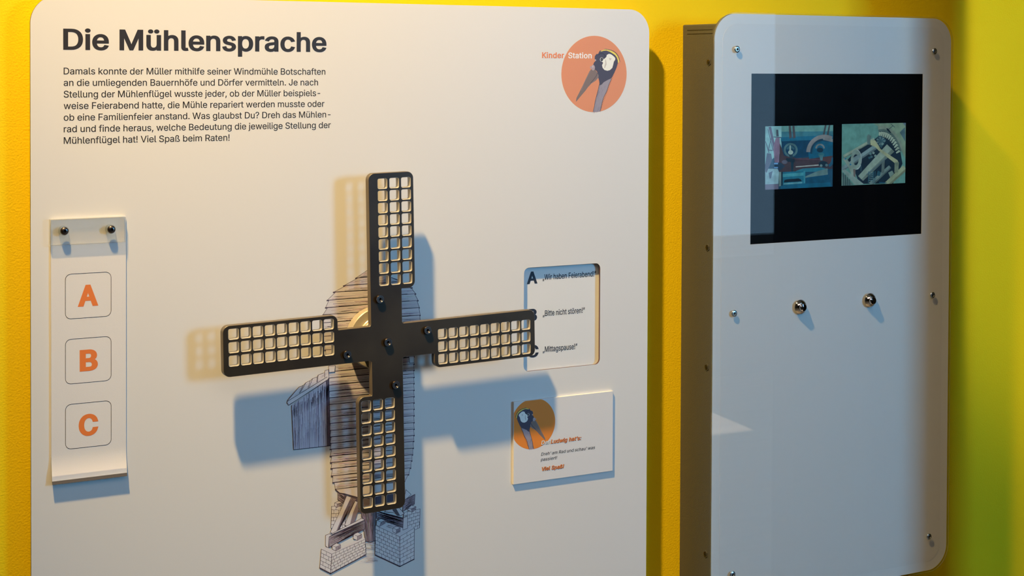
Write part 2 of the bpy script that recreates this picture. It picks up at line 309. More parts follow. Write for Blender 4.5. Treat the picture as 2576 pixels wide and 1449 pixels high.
# ------------------------------------------------------------------ lettering (sans outlines, 1000 units)
GL = {
    '!': [196, [[67,160,63,509,132,509,128,160], [98,-4,86,-3,75,1,66,9,58,18,54,29,52,41,54,53,58,64,66,73,75,80,86,85,98,86,110,85,121,80,130,73,138,64,142,53,143,41,142,29,138,18,130,9,121,1,110,-3]]],
    ',': [188, [[38,-119,68,71,137,71,84,-119]]],
    '-': [453, [[337,244,337,188,114,188,114,244]]],
    '.': [188, [[95,-4,83,-3,73,1,63,9,55,18,51,29,50,41,51,53,55,64,63,73,73,81,83,85,95,87,107,85,118,81,128,73,135,64,140,53,141,41,140,29,135,18,128,9,118,1,107,-3]]],
    ':': [188, [[95,-4,83,-3,73,1,63,9,55,18,51,29,50,41,51,53,55,64,63,73,73,81,83,85,95,87,107,85,118,81,128,73,135,64,140,53,141,41,140,29,135,18,128,9,118,1,107,-3], [95,271,83,272,73,277,63,284,55,294,51,304,50,316,51,328,55,339,63,349,73,356,83,360,95,362,107,360,118,356,128,349,135,339,140,328,141,316,140,304,135,294,128,284,118,277,107,272]]],
    '?': [359, [[132,152,132,159,133,187,136,211,141,230,148,245,157,258,168,269,209,298,223,309,236,321,247,334,255,349,260,365,262,384,260,399,257,413,250,425,242,436,232,445,220,452,207,457,193,461,178,462,163,461,150,458,137,453,125,446,115,437,106,425,99,412,94,396,92,378,27,378,30,406,38,430,49,452,64,471,82,487,103,499,126,508,151,514,178,516,206,514,232,508,255,498,275,486,292,470,306,451,316,430,322,407,324,382,322,356,316,332,306,311,292,292,275,276,254,261,219,235,211,226,204,216,200,205,196,192,194,177,194,158,194,152], [164,-4,152,-3,141,1,131,9,124,18,120,29,118,41,120,53,124,64,131,73,141,80,152,85,164,86,176,85,186,80,196,73,203,64,208,53,209,41,208,29,203,18,196,9,186,1,176,-3]]],
    'A': [480, [[16,0,201,509,276,509,463,0,395,0,287,302,264,372,232,478,245,478,213,371,191,302,85,0], [110,142,110,199,370,199,370,142]]],
    'B': [457, [[60,0,60,509,241,509,274,507,304,501,329,491,350,477,367,461,381,442,390,421,396,398,398,374,397,353,393,336,387,320,378,307,368,295,356,286,343,278,329,272,315,267,315,262,331,260,347,254,363,245,378,234,391,220,402,203,411,184,416,161,418,136,416,111,410,88,400,67,386,48,368,31,344,18,317,8,284,2,247,0], [125,57,245,57,281,60,309,67,330,80,344,96,353,115,355,137,354,153,350,169,342,184,333,197,320,209,306,218,289,225,269,229,248,231,125,231], [125,285,238,285,256,287,273,290,288,296,302,304,314,314,323,326,330,340,335,355,336,372,333,393,326,412,313,429,294,442,270,449,240,452,125,452]]],
    'C': [510, [[267,-7,225,-3,186,7,150,25,119,49,92,79,70,115,53,157,44,203,40,254,44,305,53,352,70,393,92,429,119,459,150,484,186,501,225,512,267,516,293,514,317,511,340,504,362,496,383,485,402,471,419,456,435,438,448,418,459,397,467,373,473,348,408,348,404,365,397,380,389,395,380,407,369,418,357,428,344,437,330,444,315,449,300,453,284,455,267,456,237,453,209,445,184,432,161,414,141,391,125,364,113,332,106,295,103,254,106,213,113,177,125,145,141,117,161,94,184,76,210,63,237,56,267,53,284,54,300,56,315,60,330,65,344,72,357,81,369,90,380,102,389,114,397,128,404,144,408,160,473,160,467,135,459,112,448,91,435,71,420,53,402,38,383,24,363,13,341,5,317,-2,293,-6]]],
    'D': [503, [[219,0,96,0,96,57,215,57,254,60,288,68,318,81,343,99,363,122,379,149,390,181,397,216,399,255,397,294,390,329,379,361,364,388,344,410,320,428,291,441,258,449,221,452,93,452,93,509,225,509,273,505,315,495,353,478,385,455,412,426,433,391,449,351,458,306,462,255,458,205,449,159,433,119,411,83,384,54,351,31,312,14,268,3], [125,509,125,0,60,0,60,509]]],
    'F': [410, [[60,0,60,509,369,509,369,452,125,452,125,278,346,278,346,221,125,221,125,0]]],
    'J': [397, [[185,-7,143,-2,106,11,75,33,52,63,38,100,33,145,33,173,98,173,98,145,100,117,108,93,122,74,139,61,160,53,185,50,209,53,230,61,248,74,261,93,269,117,272,145,272,509,336,509,336,145,332,100,318,63,294,33,263,11,227,-2]]],
    'K': [467, [[104,145,104,216,139,261,174,303,212,344,364,509,448,509,231,276,228,276], [60,0,60,509,125,509,125,334,124,225,125,193,125,0], [372,0,188,259,228,309,449,0]]],
    'L': [393, [[60,0,60,509,125,509,125,57,361,57,361,0]]],
    'M': [629, [[60,0,60,509,152,509,277,187,287,159,299,123,311,84,322,49,307,49,318,83,330,121,342,158,352,187,476,509,568,509,568,0,504,0,504,291,504,327,505,369,506,413,507,457,513,457,498,409,482,363,467,322,456,291,342,0,286,0,170,291,159,321,145,361,129,408,112,457,119,457,120,416,121,372,122,328,122,291,122,0]]],
    'R': [449, [[60,0,60,509,236,509,273,506,305,500,333,489,356,473,376,455,390,433,401,408,407,381,409,352,407,323,401,296,390,271,376,250,356,232,333,217,305,206,273,200,236,198,96,198,96,255,234,255,258,256,280,260,298,267,313,276,325,287,334,300,340,316,344,333,345,352,344,371,340,389,334,405,325,419,313,430,298,440,279,446,258,451,233,452,125,452,125,0], [353,0,230,229,303,229,428,0]]],
    'S': [447, [[224,-9,188,-7,156,-1,128,9,102,23,81,40,64,60,51,83,42,109,38,137,104,137,108,118,114,102,123,88,136,76,150,66,166,59,185,53,204,50,224,49,246,50,267,54,286,60,303,69,317,79,329,92,338,106,344,122,346,139,344,154,340,168,332,179,322,189,310,197,296,205,245,222,184,239,145,253,112,269,86,289,67,313,56,341,52,372,54,400,62,425,75,448,92,468,113,484,138,498,165,508,195,514,227,516,259,514,289,508,316,498,340,484,360,468,377,449,390,427,398,403,401,378,337,378,332,402,320,421,302,437,280,449,254,456,225,459,204,457,185,454,167,448,152,440,139,430,129,418,121,405,117,391,115,376,117,359,122,345,131,334,142,324,155,315,169,308,212,293,264,279,312,264,328,256,344,248,359,238,372,226,384,213,395,198,402,180,407,161,408,139,406,112,399,87,386,64,370,43,349,25,323,11,294,0,261,-7]]],
    'V': [480, [[204,0,16,509,84,509,192,206,215,137,248,31,235,31,267,138,290,206,395,509,463,509,278,0]]],
    'W': [687, [[155,0,16,509,82,509,163,196,175,145,187,94,197,40,189,40,200,94,211,145,224,196,306,509,380,509,462,196,474,145,486,94,497,40,488,40,499,94,510,145,523,196,603,509,670,509,530,0,455,0,368,323,351,391,336,475,350,475,335,395,318,323,230,0]]],
    'a': [390, [[160,-9,137,-7,115,-3,94,5,76,15,60,29,48,45,38,63,32,84,30,108,32,128,36,146,43,161,53,174,64,184,78,193,92,200,108,206,125,211,178,220,234,227,247,229,257,231,265,235,271,240,274,246,276,255,276,257,275,272,272,285,267,297,260,307,251,315,240,322,227,327,212,330,196,331,178,330,163,327,149,322,137,316,127,309,118,301,110,292,104,283,100,274,41,291,51,313,64,331,79,346,95,358,114,368,133,375,153,380,173,383,194,384,239,379,255,375,271,369,286,360,300,350,312,336,322,320,330,301,335,278,337,251,337,0,277,0,277,52,272,52,252,25,242,16,229,8,215,1,199,-4,181,-7], [170,45,192,47,211,51,228,59,242,68,254,80,263,93,270,108,274,122,276,138,276,190,259,182,231,176,200,171,175,168,134,159,122,153,112,147,103,139,97,130,93,118,92,105,93,93,96,82,102,72,109,64,119,57,130,52,142,48,156,46]]],
    'b': [425, [[229,-8,208,-7,189,-3,172,4,159,12,147,21,138,31,118,59,112,59,112,0,53,0,53,509,114,509,114,319,118,319,137,346,147,355,158,364,171,373,188,379,207,383,229,384,259,382,287,374,313,361,335,342,354,320,370,293,381,261,388,227,390,189,388,151,381,116,370,84,355,57,336,34,313,16,288,3,260,-6], [220,47,242,49,262,55,279,66,294,80,306,97,316,117,323,139,327,163,328,189,327,215,323,239,316,261,307,281,295,298,280,311,262,322,243,328,220,330,198,328,178,322,161,312,147,299,134,282,125,263,118,241,114,216,113,189,114,162,118,138,125,115,135,95,147,78,162,65,179,55,198,49]]],
    'c': [396, [[207,-8,174,-5,144,3,117,16,93,35,72,58,56,85,44,116,37,150,34,187,37,225,44,260,56,291,72,318,93,341,117,360,144,374,174,382,207,384,226,384,243,381,260,377,276,371,291,364,305,356,318,346,330,335,340,322,349,308,356,293,362,277,303,262,290,289,270,311,242,325,207,330,184,328,163,321,145,310,130,296,118,278,108,258,102,236,98,212,96,187,98,163,102,139,108,117,118,97,130,80,145,66,163,55,184,49,207,46,243,52,271,66,292,89,304,117,363,102,357,86,350,70,341,56,331,43,319,32,306,21,292,12,277,5,261,-1,244,-5,226,-7]]],
    'd': [425, [[195,-8,165,-6,137,3,111,16,89,34,70,57,55,84,43,116,36,151,34,189,36,227,43,261,55,293,70,320,89,342,112,361,137,374,165,382,196,384,218,383,237,379,253,373,267,364,278,355,287,346,306,319,311,319,311,509,372,509,372,0,313,0,313,59,307,59,287,31,277,21,266,12,252,4,236,-3,217,-7], [205,47,226,49,246,55,263,65,278,78,290,95,299,115,306,138,310,162,312,189,310,216,306,241,300,263,290,282,278,299,263,312,246,322,227,328,205,330,182,328,162,322,145,311,130,298,118,281,108,261,102,239,98,215,96,189,98,163,102,139,109,117,118,97,130,80,145,66,162,55,182,49]]],
    'e': [404, [[212,-8,177,-5,145,3,117,16,92,35,72,58,56,85,44,116,37,150,34,187,36,224,44,258,55,290,71,317,91,340,115,359,142,373,172,382,205,384,226,383,246,380,266,374,285,366,303,355,319,341,334,324,347,305,357,282,365,256,370,227,371,194,371,169,75,169,75,221,338,221,310,202,308,226,304,248,298,269,288,286,277,301,263,314,246,323,227,328,205,330,183,328,164,323,146,313,131,301,119,286,109,270,102,251,97,231,96,211,96,178,98,151,102,127,110,106,121,88,135,73,151,61,169,53,190,48,212,46,227,47,241,49,254,53,265,58,276,65,285,73,294,82,300,93,306,105,365,91,358,72,348,55,335,39,320,26,302,14,283,4,261,-3,237,-7]]],
    'f': [254, [[228,379,228,327,6,327,6,379], [81,0,81,432,82,452,87,470,96,486,107,499,120,510,135,519,152,525,169,529,187,530,222,527,243,521,227,468,215,472,195,474,178,472,164,468,154,460,147,449,143,435,142,419,142,0]]],
    'g': [425, [[207,-151,180,-149,156,-146,134,-140,114,-132,97,-122,82,-110,70,-97,59,-84,51,-69,101,-41,122,-66,131,-74,142,-82,154,-88,169,-93,187,-96,207,-97,236,-95,261,-87,282,-75,298,-58,308,-34,311,-6,311,68,306,68,287,41,277,32,266,23,252,16,236,10,217,6,195,5,165,7,138,14,113,27,90,43,71,65,55,90,43,120,36,154,34,191,36,229,43,263,55,293,71,320,90,342,112,361,138,374,166,382,196,384,218,383,237,379,253,373,267,365,279,356,288,346,308,319,313,319,313,379,372,379,372,-9,370,-40,363,-67,350,-90,334,-109,314,-124,291,-136,265,-144,237,-149], [205,59,227,61,246,66,264,75,278,87,290,103,300,121,307,142,311,166,312,193,311,219,307,242,300,264,291,283,279,299,264,312,247,322,227,328,205,330,182,328,163,322,145,312,130,298,118,282,109,262,102,241,98,218,96,193,98,167,102,144,109,123,118,104,131,88,145,76,163,66,183,61]]],
    'h': [410, [[114,227,114,0,53,0,53,509,114,509,114,287,102,287,116,319,132,344,152,362,175,374,200,382,227,384,252,383,275,377,295,369,313,356,328,340,341,321,350,298,355,271,357,240,357,0,296,0,296,235,293,263,286,286,273,304,256,318,235,326,210,329,192,328,176,324,161,317,147,308,136,297,126,283,119,266,115,248]]],
    'i': [167, [[53,0,53,379,114,379,114,0], [84,443,73,444,63,448,54,455,47,463,43,472,41,483,43,494,47,504,54,512,63,518,73,522,84,524,95,522,105,518,114,512,121,504,125,494,126,483,125,472,121,463,114,455,105,448,95,444]]],
    'j': [167, [[53,379,114,379,114,-30,112,-52,108,-72,102,-90,92,-106,80,-119,65,-129,47,-137,27,-141,4,-143,-10,-143,-10,-87,2,-87,18,-85,31,-80,40,-72,47,-61,51,-46,53,-29], [83,443,72,444,62,448,53,455,47,463,42,472,41,483,42,494,47,504,53,512,62,518,72,522,83,524,95,522,105,518,114,512,120,504,125,494,126,483,125,472,120,463,114,455,105,448,95,444]]],
    'k': [381, [[110,137,110,212,121,212,284,379,360,379,184,199,177,199], [53,0,53,509,114,509,114,0], [294,0,148,186,191,229,372,0]]],
    'l': [190, [[139,-2,112,0,91,8,74,20,62,37,55,59,53,84,53,509,114,509,114,99,114,83,117,71,120,62,126,57,135,53,146,52,160,53,170,54,181,3,162,-1]]],
    'm': [610, [[53,0,53,379,112,379,112,295,108,295,114,314,122,331,132,346,144,358,158,368,172,376,187,382,203,385,219,386,245,383,268,375,287,361,303,342,314,320,321,295,312,295,318,312,326,329,337,343,350,356,364,366,381,375,398,381,417,385,437,386,458,385,478,380,497,372,514,361,529,346,541,328,550,307,555,283,557,255,557,0,496,0,496,254,493,279,485,298,473,313,456,323,438,329,419,330,402,329,387,326,374,320,363,312,353,302,345,290,340,277,336,263,335,247,335,0,274,0,274,260,272,280,265,297,253,311,238,322,220,328,199,330,185,329,171,326,158,320,145,312,135,302,126,289,119,274,115,257,114,238,114,0]]],
    'n': [410, [[114,227,114,0,53,0,53,379,112,379,112,287,102,287,116,319,132,344,152,362,175,374,200,382,227,384,252,383,275,377,295,369,313,356,328,340,341,321,350,298,355,271,357,240,357,0,296,0,296,235,293,263,286,286,273,304,256,318,235,326,210,329,192,328,176,324,161,317,147,308,136,297,126,283,119,266,115,248]]],
    'o': [416, [[207,-8,174,-5,144,3,117,16,93,35,72,58,56,85,44,116,37,150,34,187,37,225,44,260,56,291,72,318,93,341,117,360,144,374,174,382,207,384,241,382,271,374,299,360,323,341,343,318,359,291,371,260,379,225,381,187,379,150,371,116,359,85,343,58,323,35,299,16,271,3,241,-5], [207,46,231,49,252,55,270,66,285,80,298,97,307,117,314,139,318,163,319,187,318,212,314,236,307,258,298,278,285,296,270,310,252,321,231,328,207,330,184,328,163,321,145,310,130,296,118,278,108,258,102,236,98,212,96,187,98,163,102,139,108,117,118,97,130,80,145,66,163,55,184,49]]],
    'p': [425, [[53,-143,53,379,112,379,112,319,118,319,137,346,147,355,158,364,171,373,188,379,207,383,229,384,259,382,287,374,313,361,335,342,354,320,370,293,381,261,388,227,390,189,388,151,381,116,370,84,355,57,336,34,313,16,288,3,260,-6,229,-8,208,-7,189,-3,173,4,159,12,147,21,138,31,118,59,114,59,114,-143], [220,47,242,49,262,55,279,66,294,80,306,97,316,117,323,139,327,163,328,189,327,215,323,239,316,261,307,281,295,298,280,311,262,322,243,328,220,330,198,328,178,322,161,312,147,299,134,282,125,263,118,241,114,216,113,189,114,162,118,138,125,115,135,95,147,78,162,65,179,55,198,49]]],
    'r': [260, [[53,0,53,379,112,379,112,321,115,321,124,339,137,354,152,367,171,377,191,383,213,385,229,384,243,384,243,322,230,324,207,326,190,324,174,321,159,315,146,306,135,296,126,284,119,269,115,254,114,237,114,0]]],
    's': [365, [[182,-8,157,-7,133,-3,112,3,93,12,76,24,62,38,50,54,41,73,36,94,94,107,101,87,111,72,124,60,141,52,160,47,181,45,206,47,227,53,244,62,258,74,265,88,268,103,266,115,262,126,254,136,243,144,229,150,212,155,149,170,118,180,92,192,72,208,58,227,50,249,47,274,49,295,55,314,65,332,79,347,95,360,115,370,137,378,161,383,187,384,212,383,234,379,254,372,271,363,286,352,299,339,309,324,318,308,324,290,268,277,262,291,254,304,243,316,228,325,210,331,187,333,166,331,147,326,131,317,119,305,111,292,109,277,110,264,115,253,124,243,136,235,152,229,172,223,229,209,261,200,287,187,306,171,320,153,328,131,331,107,329,85,323,65,312,47,298,31,281,18,260,6,236,-2,210,-7]]],
    't': [228, [[204,379,204,327,6,327,6,379], [65,471,126,471,126,98,127,83,130,70,136,61,144,55,156,51,170,50,185,51,202,54,213,2,192,-3,168,-4,138,-1,113,7,92,21,77,41,68,64,65,93]]],
    'u': [410, [[182,-5,158,-3,135,2,115,11,97,23,82,39,69,59,60,82,54,109,53,139,53,379,114,379,114,144,116,117,124,94,137,75,154,61,175,53,200,50,218,51,234,55,249,62,263,71,274,83,283,97,290,113,295,132,296,153,296,379,357,379,357,0,298,0,298,92,307,92,294,60,277,35,257,17,234,5,209,-3]]],
    'v': [390, [[163,0,17,379,84,379,165,155,187,87,206,21,184,21,203,87,224,155,305,379,371,379,226,0]]],
    'w': [567, [[138,0,23,379,87,379,133,214,154,137,175,41,165,41,186,135,206,214,252,379,316,379,362,214,382,136,402,41,391,41,413,135,434,214,480,379,545,379,429,0,368,0,319,172,305,225,291,280,277,338,291,338,277,280,263,225,248,172,199,0]]],
    'ß': [442, [[122,362,122,0,60,0,60,362,64,409,77,447,99,477,127,498,160,511,197,516,218,514,240,510,260,503,280,493,297,479,312,463,323,443,330,420,332,393,331,377,329,363,325,351,309,322,292,299,289,291,286,282,285,272,287,261,291,250,297,241,327,215,362,188,373,177,383,165,391,152,398,137,402,120,403,100,401,79,396,59,386,42,374,27,358,15,340,6,319,-1,295,-5,269,-7,247,-6,227,-3,207,1,190,7,175,14,164,20,187,74,217,58,231,54,247,51,265,50,287,51,306,56,321,64,333,75,339,88,342,104,340,117,336,129,330,139,300,167,264,194,253,204,243,215,235,227,228,240,224,255,223,272,223,285,226,297,230,306,247,329,264,353,269,363,271,374,272,388,269,410,262,428,250,442,234,451,217,457,197,459,174,456,156,448,141,435,130,417,124,393]]],
    'ö': [416, [[207,-8,174,-5,144,3,117,16,93,35,72,58,56,85,44,116,37,150,34,187,37,225,44,260,56,291,72,318,93,341,117,360,144,374,174,382,207,384,241,382,271,374,299,360,323,341,343,318,359,291,371,260,379,225,381,187,379,150,371,116,359,85,343,58,323,35,299,16,271,3,241,-5], [207,46,231,49,252,55,270,66,285,80,298,97,307,117,314,139,318,163,319,187,318,212,314,236,307,258,298,278,285,296,270,310,252,321,231,328,207,330,184,328,163,321,145,310,130,296,118,278,108,258,102,236,98,212,96,187,98,163,102,139,108,117,118,97,130,80,145,66,163,55,184,49], [279,443,269,444,259,448,251,455,244,463,240,472,239,483,240,494,244,503,251,512,259,518,269,522,279,523,290,522,299,518,308,512,314,503,318,494,320,483,318,472,314,463,308,455,299,448,290,444], [136,443,125,444,115,448,107,455,100,463,96,472,95,483,96,494,100,503,107,512,115,518,125,522,136,523,146,522,156,518,164,512,171,503,175,494,176,483,175,472,171,463,164,455,156,448,146,444]]],
    'ü': [410, [[182,-5,158,-3,135,2,115,11,97,23,82,39,69,59,60,82,54,109,53,139,53,379,114,379,114,144,116,117,124,94,137,75,154,61,175,53,200,50,218,51,234,55,249,62,263,71,274,83,283,97,290,113,295,132,296,153,296,379,357,379,357,0,298,0,298,92,307,92,294,60,277,35,257,17,234,5,209,-3], [277,443,266,444,257,448,248,455,242,463,238,472,236,483,238,494,242,503,248,512,257,518,266,522,277,523,287,522,297,518,305,512,312,503,316,494,317,483,316,472,312,463,305,455,297,448,287,444], [133,443,123,444,113,448,104,455,98,463,94,472,93,483,94,494,98,503,104,512,113,518,123,522,133,523,144,522,153,518,162,512,168,503,172,494,173,483,172,472,168,463,162,455,153,448,144,444]]],
    '‘': [177, [[52,318,104,509,151,509,121,318]]],
    '“': [300, [[52,318,104,509,151,509,121,318], [175,318,228,509,274,509,244,318]]],
    '„': [287, [[38,-119,68,71,138,71,85,-119], [161,-119,192,71,261,71,208,-119]]],
    ' ': [188, []],
}
CAPH = max(GL['D'][1][0][1::2])
def letters(s, x0, z0, x1, cap, Y, m_, name, parent, bold=0.0, slope=0.0, shear=0.0, track=0, label=None):
    """one line of print from x0 to x1 on baseline z0 with capitals of height cap"""
    adv = 0; polys = []; xmax = 0
    for ch in s:
        a, sp = GL[ch]
        cs = [[(q[i], q[i+1]) for i in range(0, len(q), 2)] for q in sp]
        cs = [[p for i, p in enumerate(c) if p != c[i-1]] for c in cs]
        if cs:
            big = max(cs, key=lambda c: abs(area(c)))
            if area(big) < 0: cs = [c[::-1] for c in cs]
            if bold: cs = [[(q[0], p[1]+(q[1]-p[1])*0.62) for p, q in zip(c, offset(c, bold))] for c in cs]
            xmax = max(xmax, adv+max(p[0] for c in cs for p in c))
            polys.append((adv, cs))
        adv += a+track+bold*1.1
    xmin = min(p[0] for c in polys[0][1] for p in c)+polys[0][0]
    k = (x1-x0)/(xmax-xmin); vb = bold*0.62; kz = cap/(CAPH+2*vb)
    V, Fc = [], []
    for off, cs in polys:
        pts, tr = tess(cs); n = len(V)
        for x, z in pts:
            X = x0+(x+off-xmin)*k+shear*(z+vb)*kz
            V.append((X, Y, z0+(z+vb)*kz+slope*(X-x0)))
        Fc += [tuple(n+i for i in t) for t in tr]
    if name is None: return V, Fc
    return obj(name, V, Fc, m_, parent, label=label)

class Flat:
    """a flat printed picture: polygons and pen strokes laid on a surface"""
    def __init__(s, Y, xf, clip=None): s.V, s.F, s.C, s.Y, s.xf, s.n, s.clip = [], [], [], Y, xf, 0, clip
    def layer(s): s.n += 1
    def y(s): return s.Y-s.n*3e-6
    def poly(s, pts, col, new=True):
        if new: s.layer()
        n = len(s.V)
        q = [s.xf(p) for p in pts]
        if s.clip:
            x0, x1, z0, z1 = s.clip
            for ax, lim, sg in ((0, x0, 1), (0, x1, -1), (1, z0, 1), (1, z1, -1)):
                out = []
                for i in range(len(q)):
                    a, b = q[i-1], q[i]; ia, ib = (a[ax]-lim)*sg >= 0, (b[ax]-lim)*sg >= 0
                    if ia != ib:
                        t = (lim-a[ax])/(b[ax]-a[ax]); out.append((a[0]+(b[0]-a[0])*t, a[1]+(b[1]-a[1])*t))
                    if ib: out.append(b)
                q = out
            if len(q) < 3: return
        q, tr = tess([q])
        s.V += [(a, s.y(), b) for a, b in q]; s.C += [col]*len(q)
        s.F += [tuple(n+i for i in t) for t in tr]
    def line(s, pts, w, col, new=False, taper=False):
        if new: s.layer()
        for i in range(len(pts)-1):
            a, b = Vector(s.xf(pts[i])), Vector(s.xf(pts[i+1])); t = b-a
            if t.length < 1e-7: continue
            t.normalize(); nn = Vector((-t.y, t.x))*w/2; e = t*w*0.35
            w2 = 0.25 if taper else 1.0
            n = len(s.V)
            for q in (a-e-nn, b+e-nn*w2, b+e+nn*w2, a-e+nn): s.V.append((q.x, s.y(), q.y))
            s.C += [col]*4; s.F.append((n, n+1, n+2, n+3))
    def make(s, name, m_, parent, label=None): return obj(name, s.V, s.F, m_, parent, cols=s.C, label=label)

ZC = CAM.z
Yb = -0.026          # front of the white board
# ------------------------------------------------------------------ room
def struct(name, vf, m_, parent=None):
    o = obj(name, vf[0], vf[1], m_, parent)
    if not parent: o['kind'] = 'structure'
    return o
XL, XR, YF, ZT = -2.2, 6.2, -4.6, 3.4
V, Fc = box(XL-.1, XR+.1, 0, .12, -.1, ZT+.1); struct('wall_back', (V, Fc), M['wall'])
struct('wall_left', box(XL-.1, XL, YF-.1, 0, -.1, ZT+.1), M['dark_wall'])
struct('wall_right', box(XR, XR+.1, YF-.1, 0, -.1, ZT+.1), M['dark_wall'])
struct('floor', box(XL, XR, YF, 0, -.1, 0), M['floor'])
struct('ceiling', box(XL, XR, YF, 0, ZT, ZT+.1), M['ceiling'])
WINS = [(2.95, 4.15), (4.45, 5.15)]
WZ0, WZ1 = 0.62, 3.0
piers = [box(a, b, YF-.25, YF, 0, ZT) for a, b in ((XL, 2.95), (4.15, 4.45), (5.15, XR))]
sills = [box(a, b, YF-.25, YF, z0, z1) for a, b in WINS for z0, z1 in ((0, WZ0), (WZ1, ZT))]
struct('wall_front', join(*piers, *sills), M['dark_wall'])
for i, (a, b) in enumerate(WINS):
    wf = struct('window_%d' % (i+1), join(box(a, a+.05, YF-.12, YF-.06, WZ0, WZ1), box(b-.05, b, YF-.12, YF-.06, WZ0, WZ1),
           box(a, b, YF-.12, YF-.06, WZ0, WZ0+.05), box(a, b, YF-.12, YF-.06, WZ1-.05, WZ1)), M['frame_white'])
    obj('window_sill', *box(a-.05, b+.05, YF-.06, YF+.08, WZ0-.03, WZ0), M['frame_white'], wf)
    yo, zo = ((-5.30, 2.60), (-5.62, 1.96))[i]      # slab added outside each window to trim the sun patch
    V = [(x, y, z+t) for x in (a-.15, b+.15) for (y, z) in ((-4.86, 3.08), (yo, zo)) for t in (0, .03)]
    obj('sun_blocker', V, [(0, 1, 3, 2), (4, 6, 7, 5), (0, 4, 5, 1), (2, 3, 7, 6), (0, 2, 6, 4), (1, 5, 7, 3)], M['dark_wall'], wf)
struct('shade_post_1', box(1.678, 1.856, -.33, -.30, 0, ZT), M['post'])  # unseen post, placed to shade the cabinet's right end
struct('reflection_panel', box(2.88, XR, -2.10, -2.0, 0, ZT), M['post'])  # unseen black panel, placed to darken the reflection in the cabinet front

# ------------------------------------------------------------------ white display board
bx0, bx1, bz1 = 0.3527, 1.1517, ZC+0.0752
bz0 = bz1-1.15
board = thing('display_board', 'large white exhibit board with rounded corners, black heading and windmill drawing', 'exhibit board', ((bx0+bx1)/2, 0, bz0))
hx0, hx1, hz0, hz1 = 0.9640, 1.0776, ZC-0.3886, ZC-0.2562
V, Fc, I = slab(rect(bx0, bx1, bz0, bz1, .031, 14), [rect(hx0, hx1, hz0, hz1, .0072, 6)], Yb+.003, Yb)
obj('panel', V, Fc, [M['board'], M['board_edge'], M['board_edge']], board, I)
mf = join(box(bx0+.12, bx1-.12, Yb+.0085, 0, bz1-.20, bz1-.16), box(bx0+.12, bx0+.16, Yb+.0085, 0, bz0+.1, bz1-.20),
          box(bx1-.16, bx1-.12, Yb+.0085, 0, bz0+.1, bz1-.20), box(bx0+.12, bx1-.12, Yb+.0085, 0, bz0+.06, bz0+.1))
obj('mounting_frame', *mf, M['side'], board)
# answers seen through the cut-out
Yr = Yb+.0063
ap = obj('answer_panel', *box(hx0-.04, hx1+.04, Yr, Yr+.0022, hz0-.04, hz1+.04), M['recess'], board, label='recessed white answer panel behind the rounded cut-out')
Yt = Yr-.00015
def pline(s, p0, p1, cap_px, Y, m_, name, parent, bold=0, slope=True, shear=0, track=0, label=None):
    a, b = at(p0, Y), at(p1, Y); c = at((p0[0], p0[1]-cap_px), Y)
    return letters(s, a[0], a[1], b[0], c[1]-a[1], Y, m_, name, parent, bold, 0.0, shear, track, label)
for s, p0, x1, cap in (('A', (1325.5, 715), 1352, 32.5), ('B', (1326, 809), 1351, 31.5), ('C', (1325, 900.5), 1355, 32)):
    a, b = at(p0, Yt), at((x1, p0[1]), Yt)
    if s == 'C': a = (a[0]+.0005, a[1])
    letters(s, a[0], a[1], b[0], .0158, Yt, M['ink_blue'], 'answer_letter', ap, bold=34)
for s, p0, x1, cap in (('„Wir haben Feierabend!“', (1365, 704.5), 1499.5, 15.5), ('„Bitte nicht stören!“', (1365.5, 795.5), 1471, 15.5), ('„Mittagspause!“', (1365.5, 886), 1452, 15.5)):
    a, b = at(p0, Yt), at((x1, p0[1]), Yt)
    letters(s, a[0], a[1], b[0], .0072, Yt, M['ink_blue'], 'answer_lettering', ap, bold=12, track=-10)

Yp = Yb-.0001
letters('Die Mühlensprache', .3877, ZC+.0158, .6952, .0232, Yp, M['ink'], 'heading_lettering', board, bold=23, track=-20)
rows = [('Damals konnte der Müller mithilfe seiner Windmühle Botschaften', 818.5), ('an die umliegenden Bauernhöfe und Dörfer vermitteln. Je nach', 800),
        ('Stellung der Mühlenflügel wusste jeder, ob der Müller beispiels-', 805.5), ('weise Feierabend hatte, die Mühle repariert werden musste oder', 816),
        ('ob eine Familienfeier anstand. Was glaubst Du? Dreh das Mühlen-', 831.5), ('rad und finde heraus, welche Bedeutung die jeweilige Stellung der', 832),
        ('Mühlenflügel hat! Viel Spaß beim Raten!', 577.5)]
V, Fc = [], []
for i, (s, xe) in enumerate(rows):
    v, f = letters(s, .3881, ZC-.0110-i*.01268, at((xe, 200+25*i), Yb)[0], 0.0074, Yp, None, None, None, bold=7, track=-12)
    n = len(V); V += v; Fc += [tuple(n+k for k in t) for t in f]
obj('body_lettering', V, Fc, M['ink'], board)

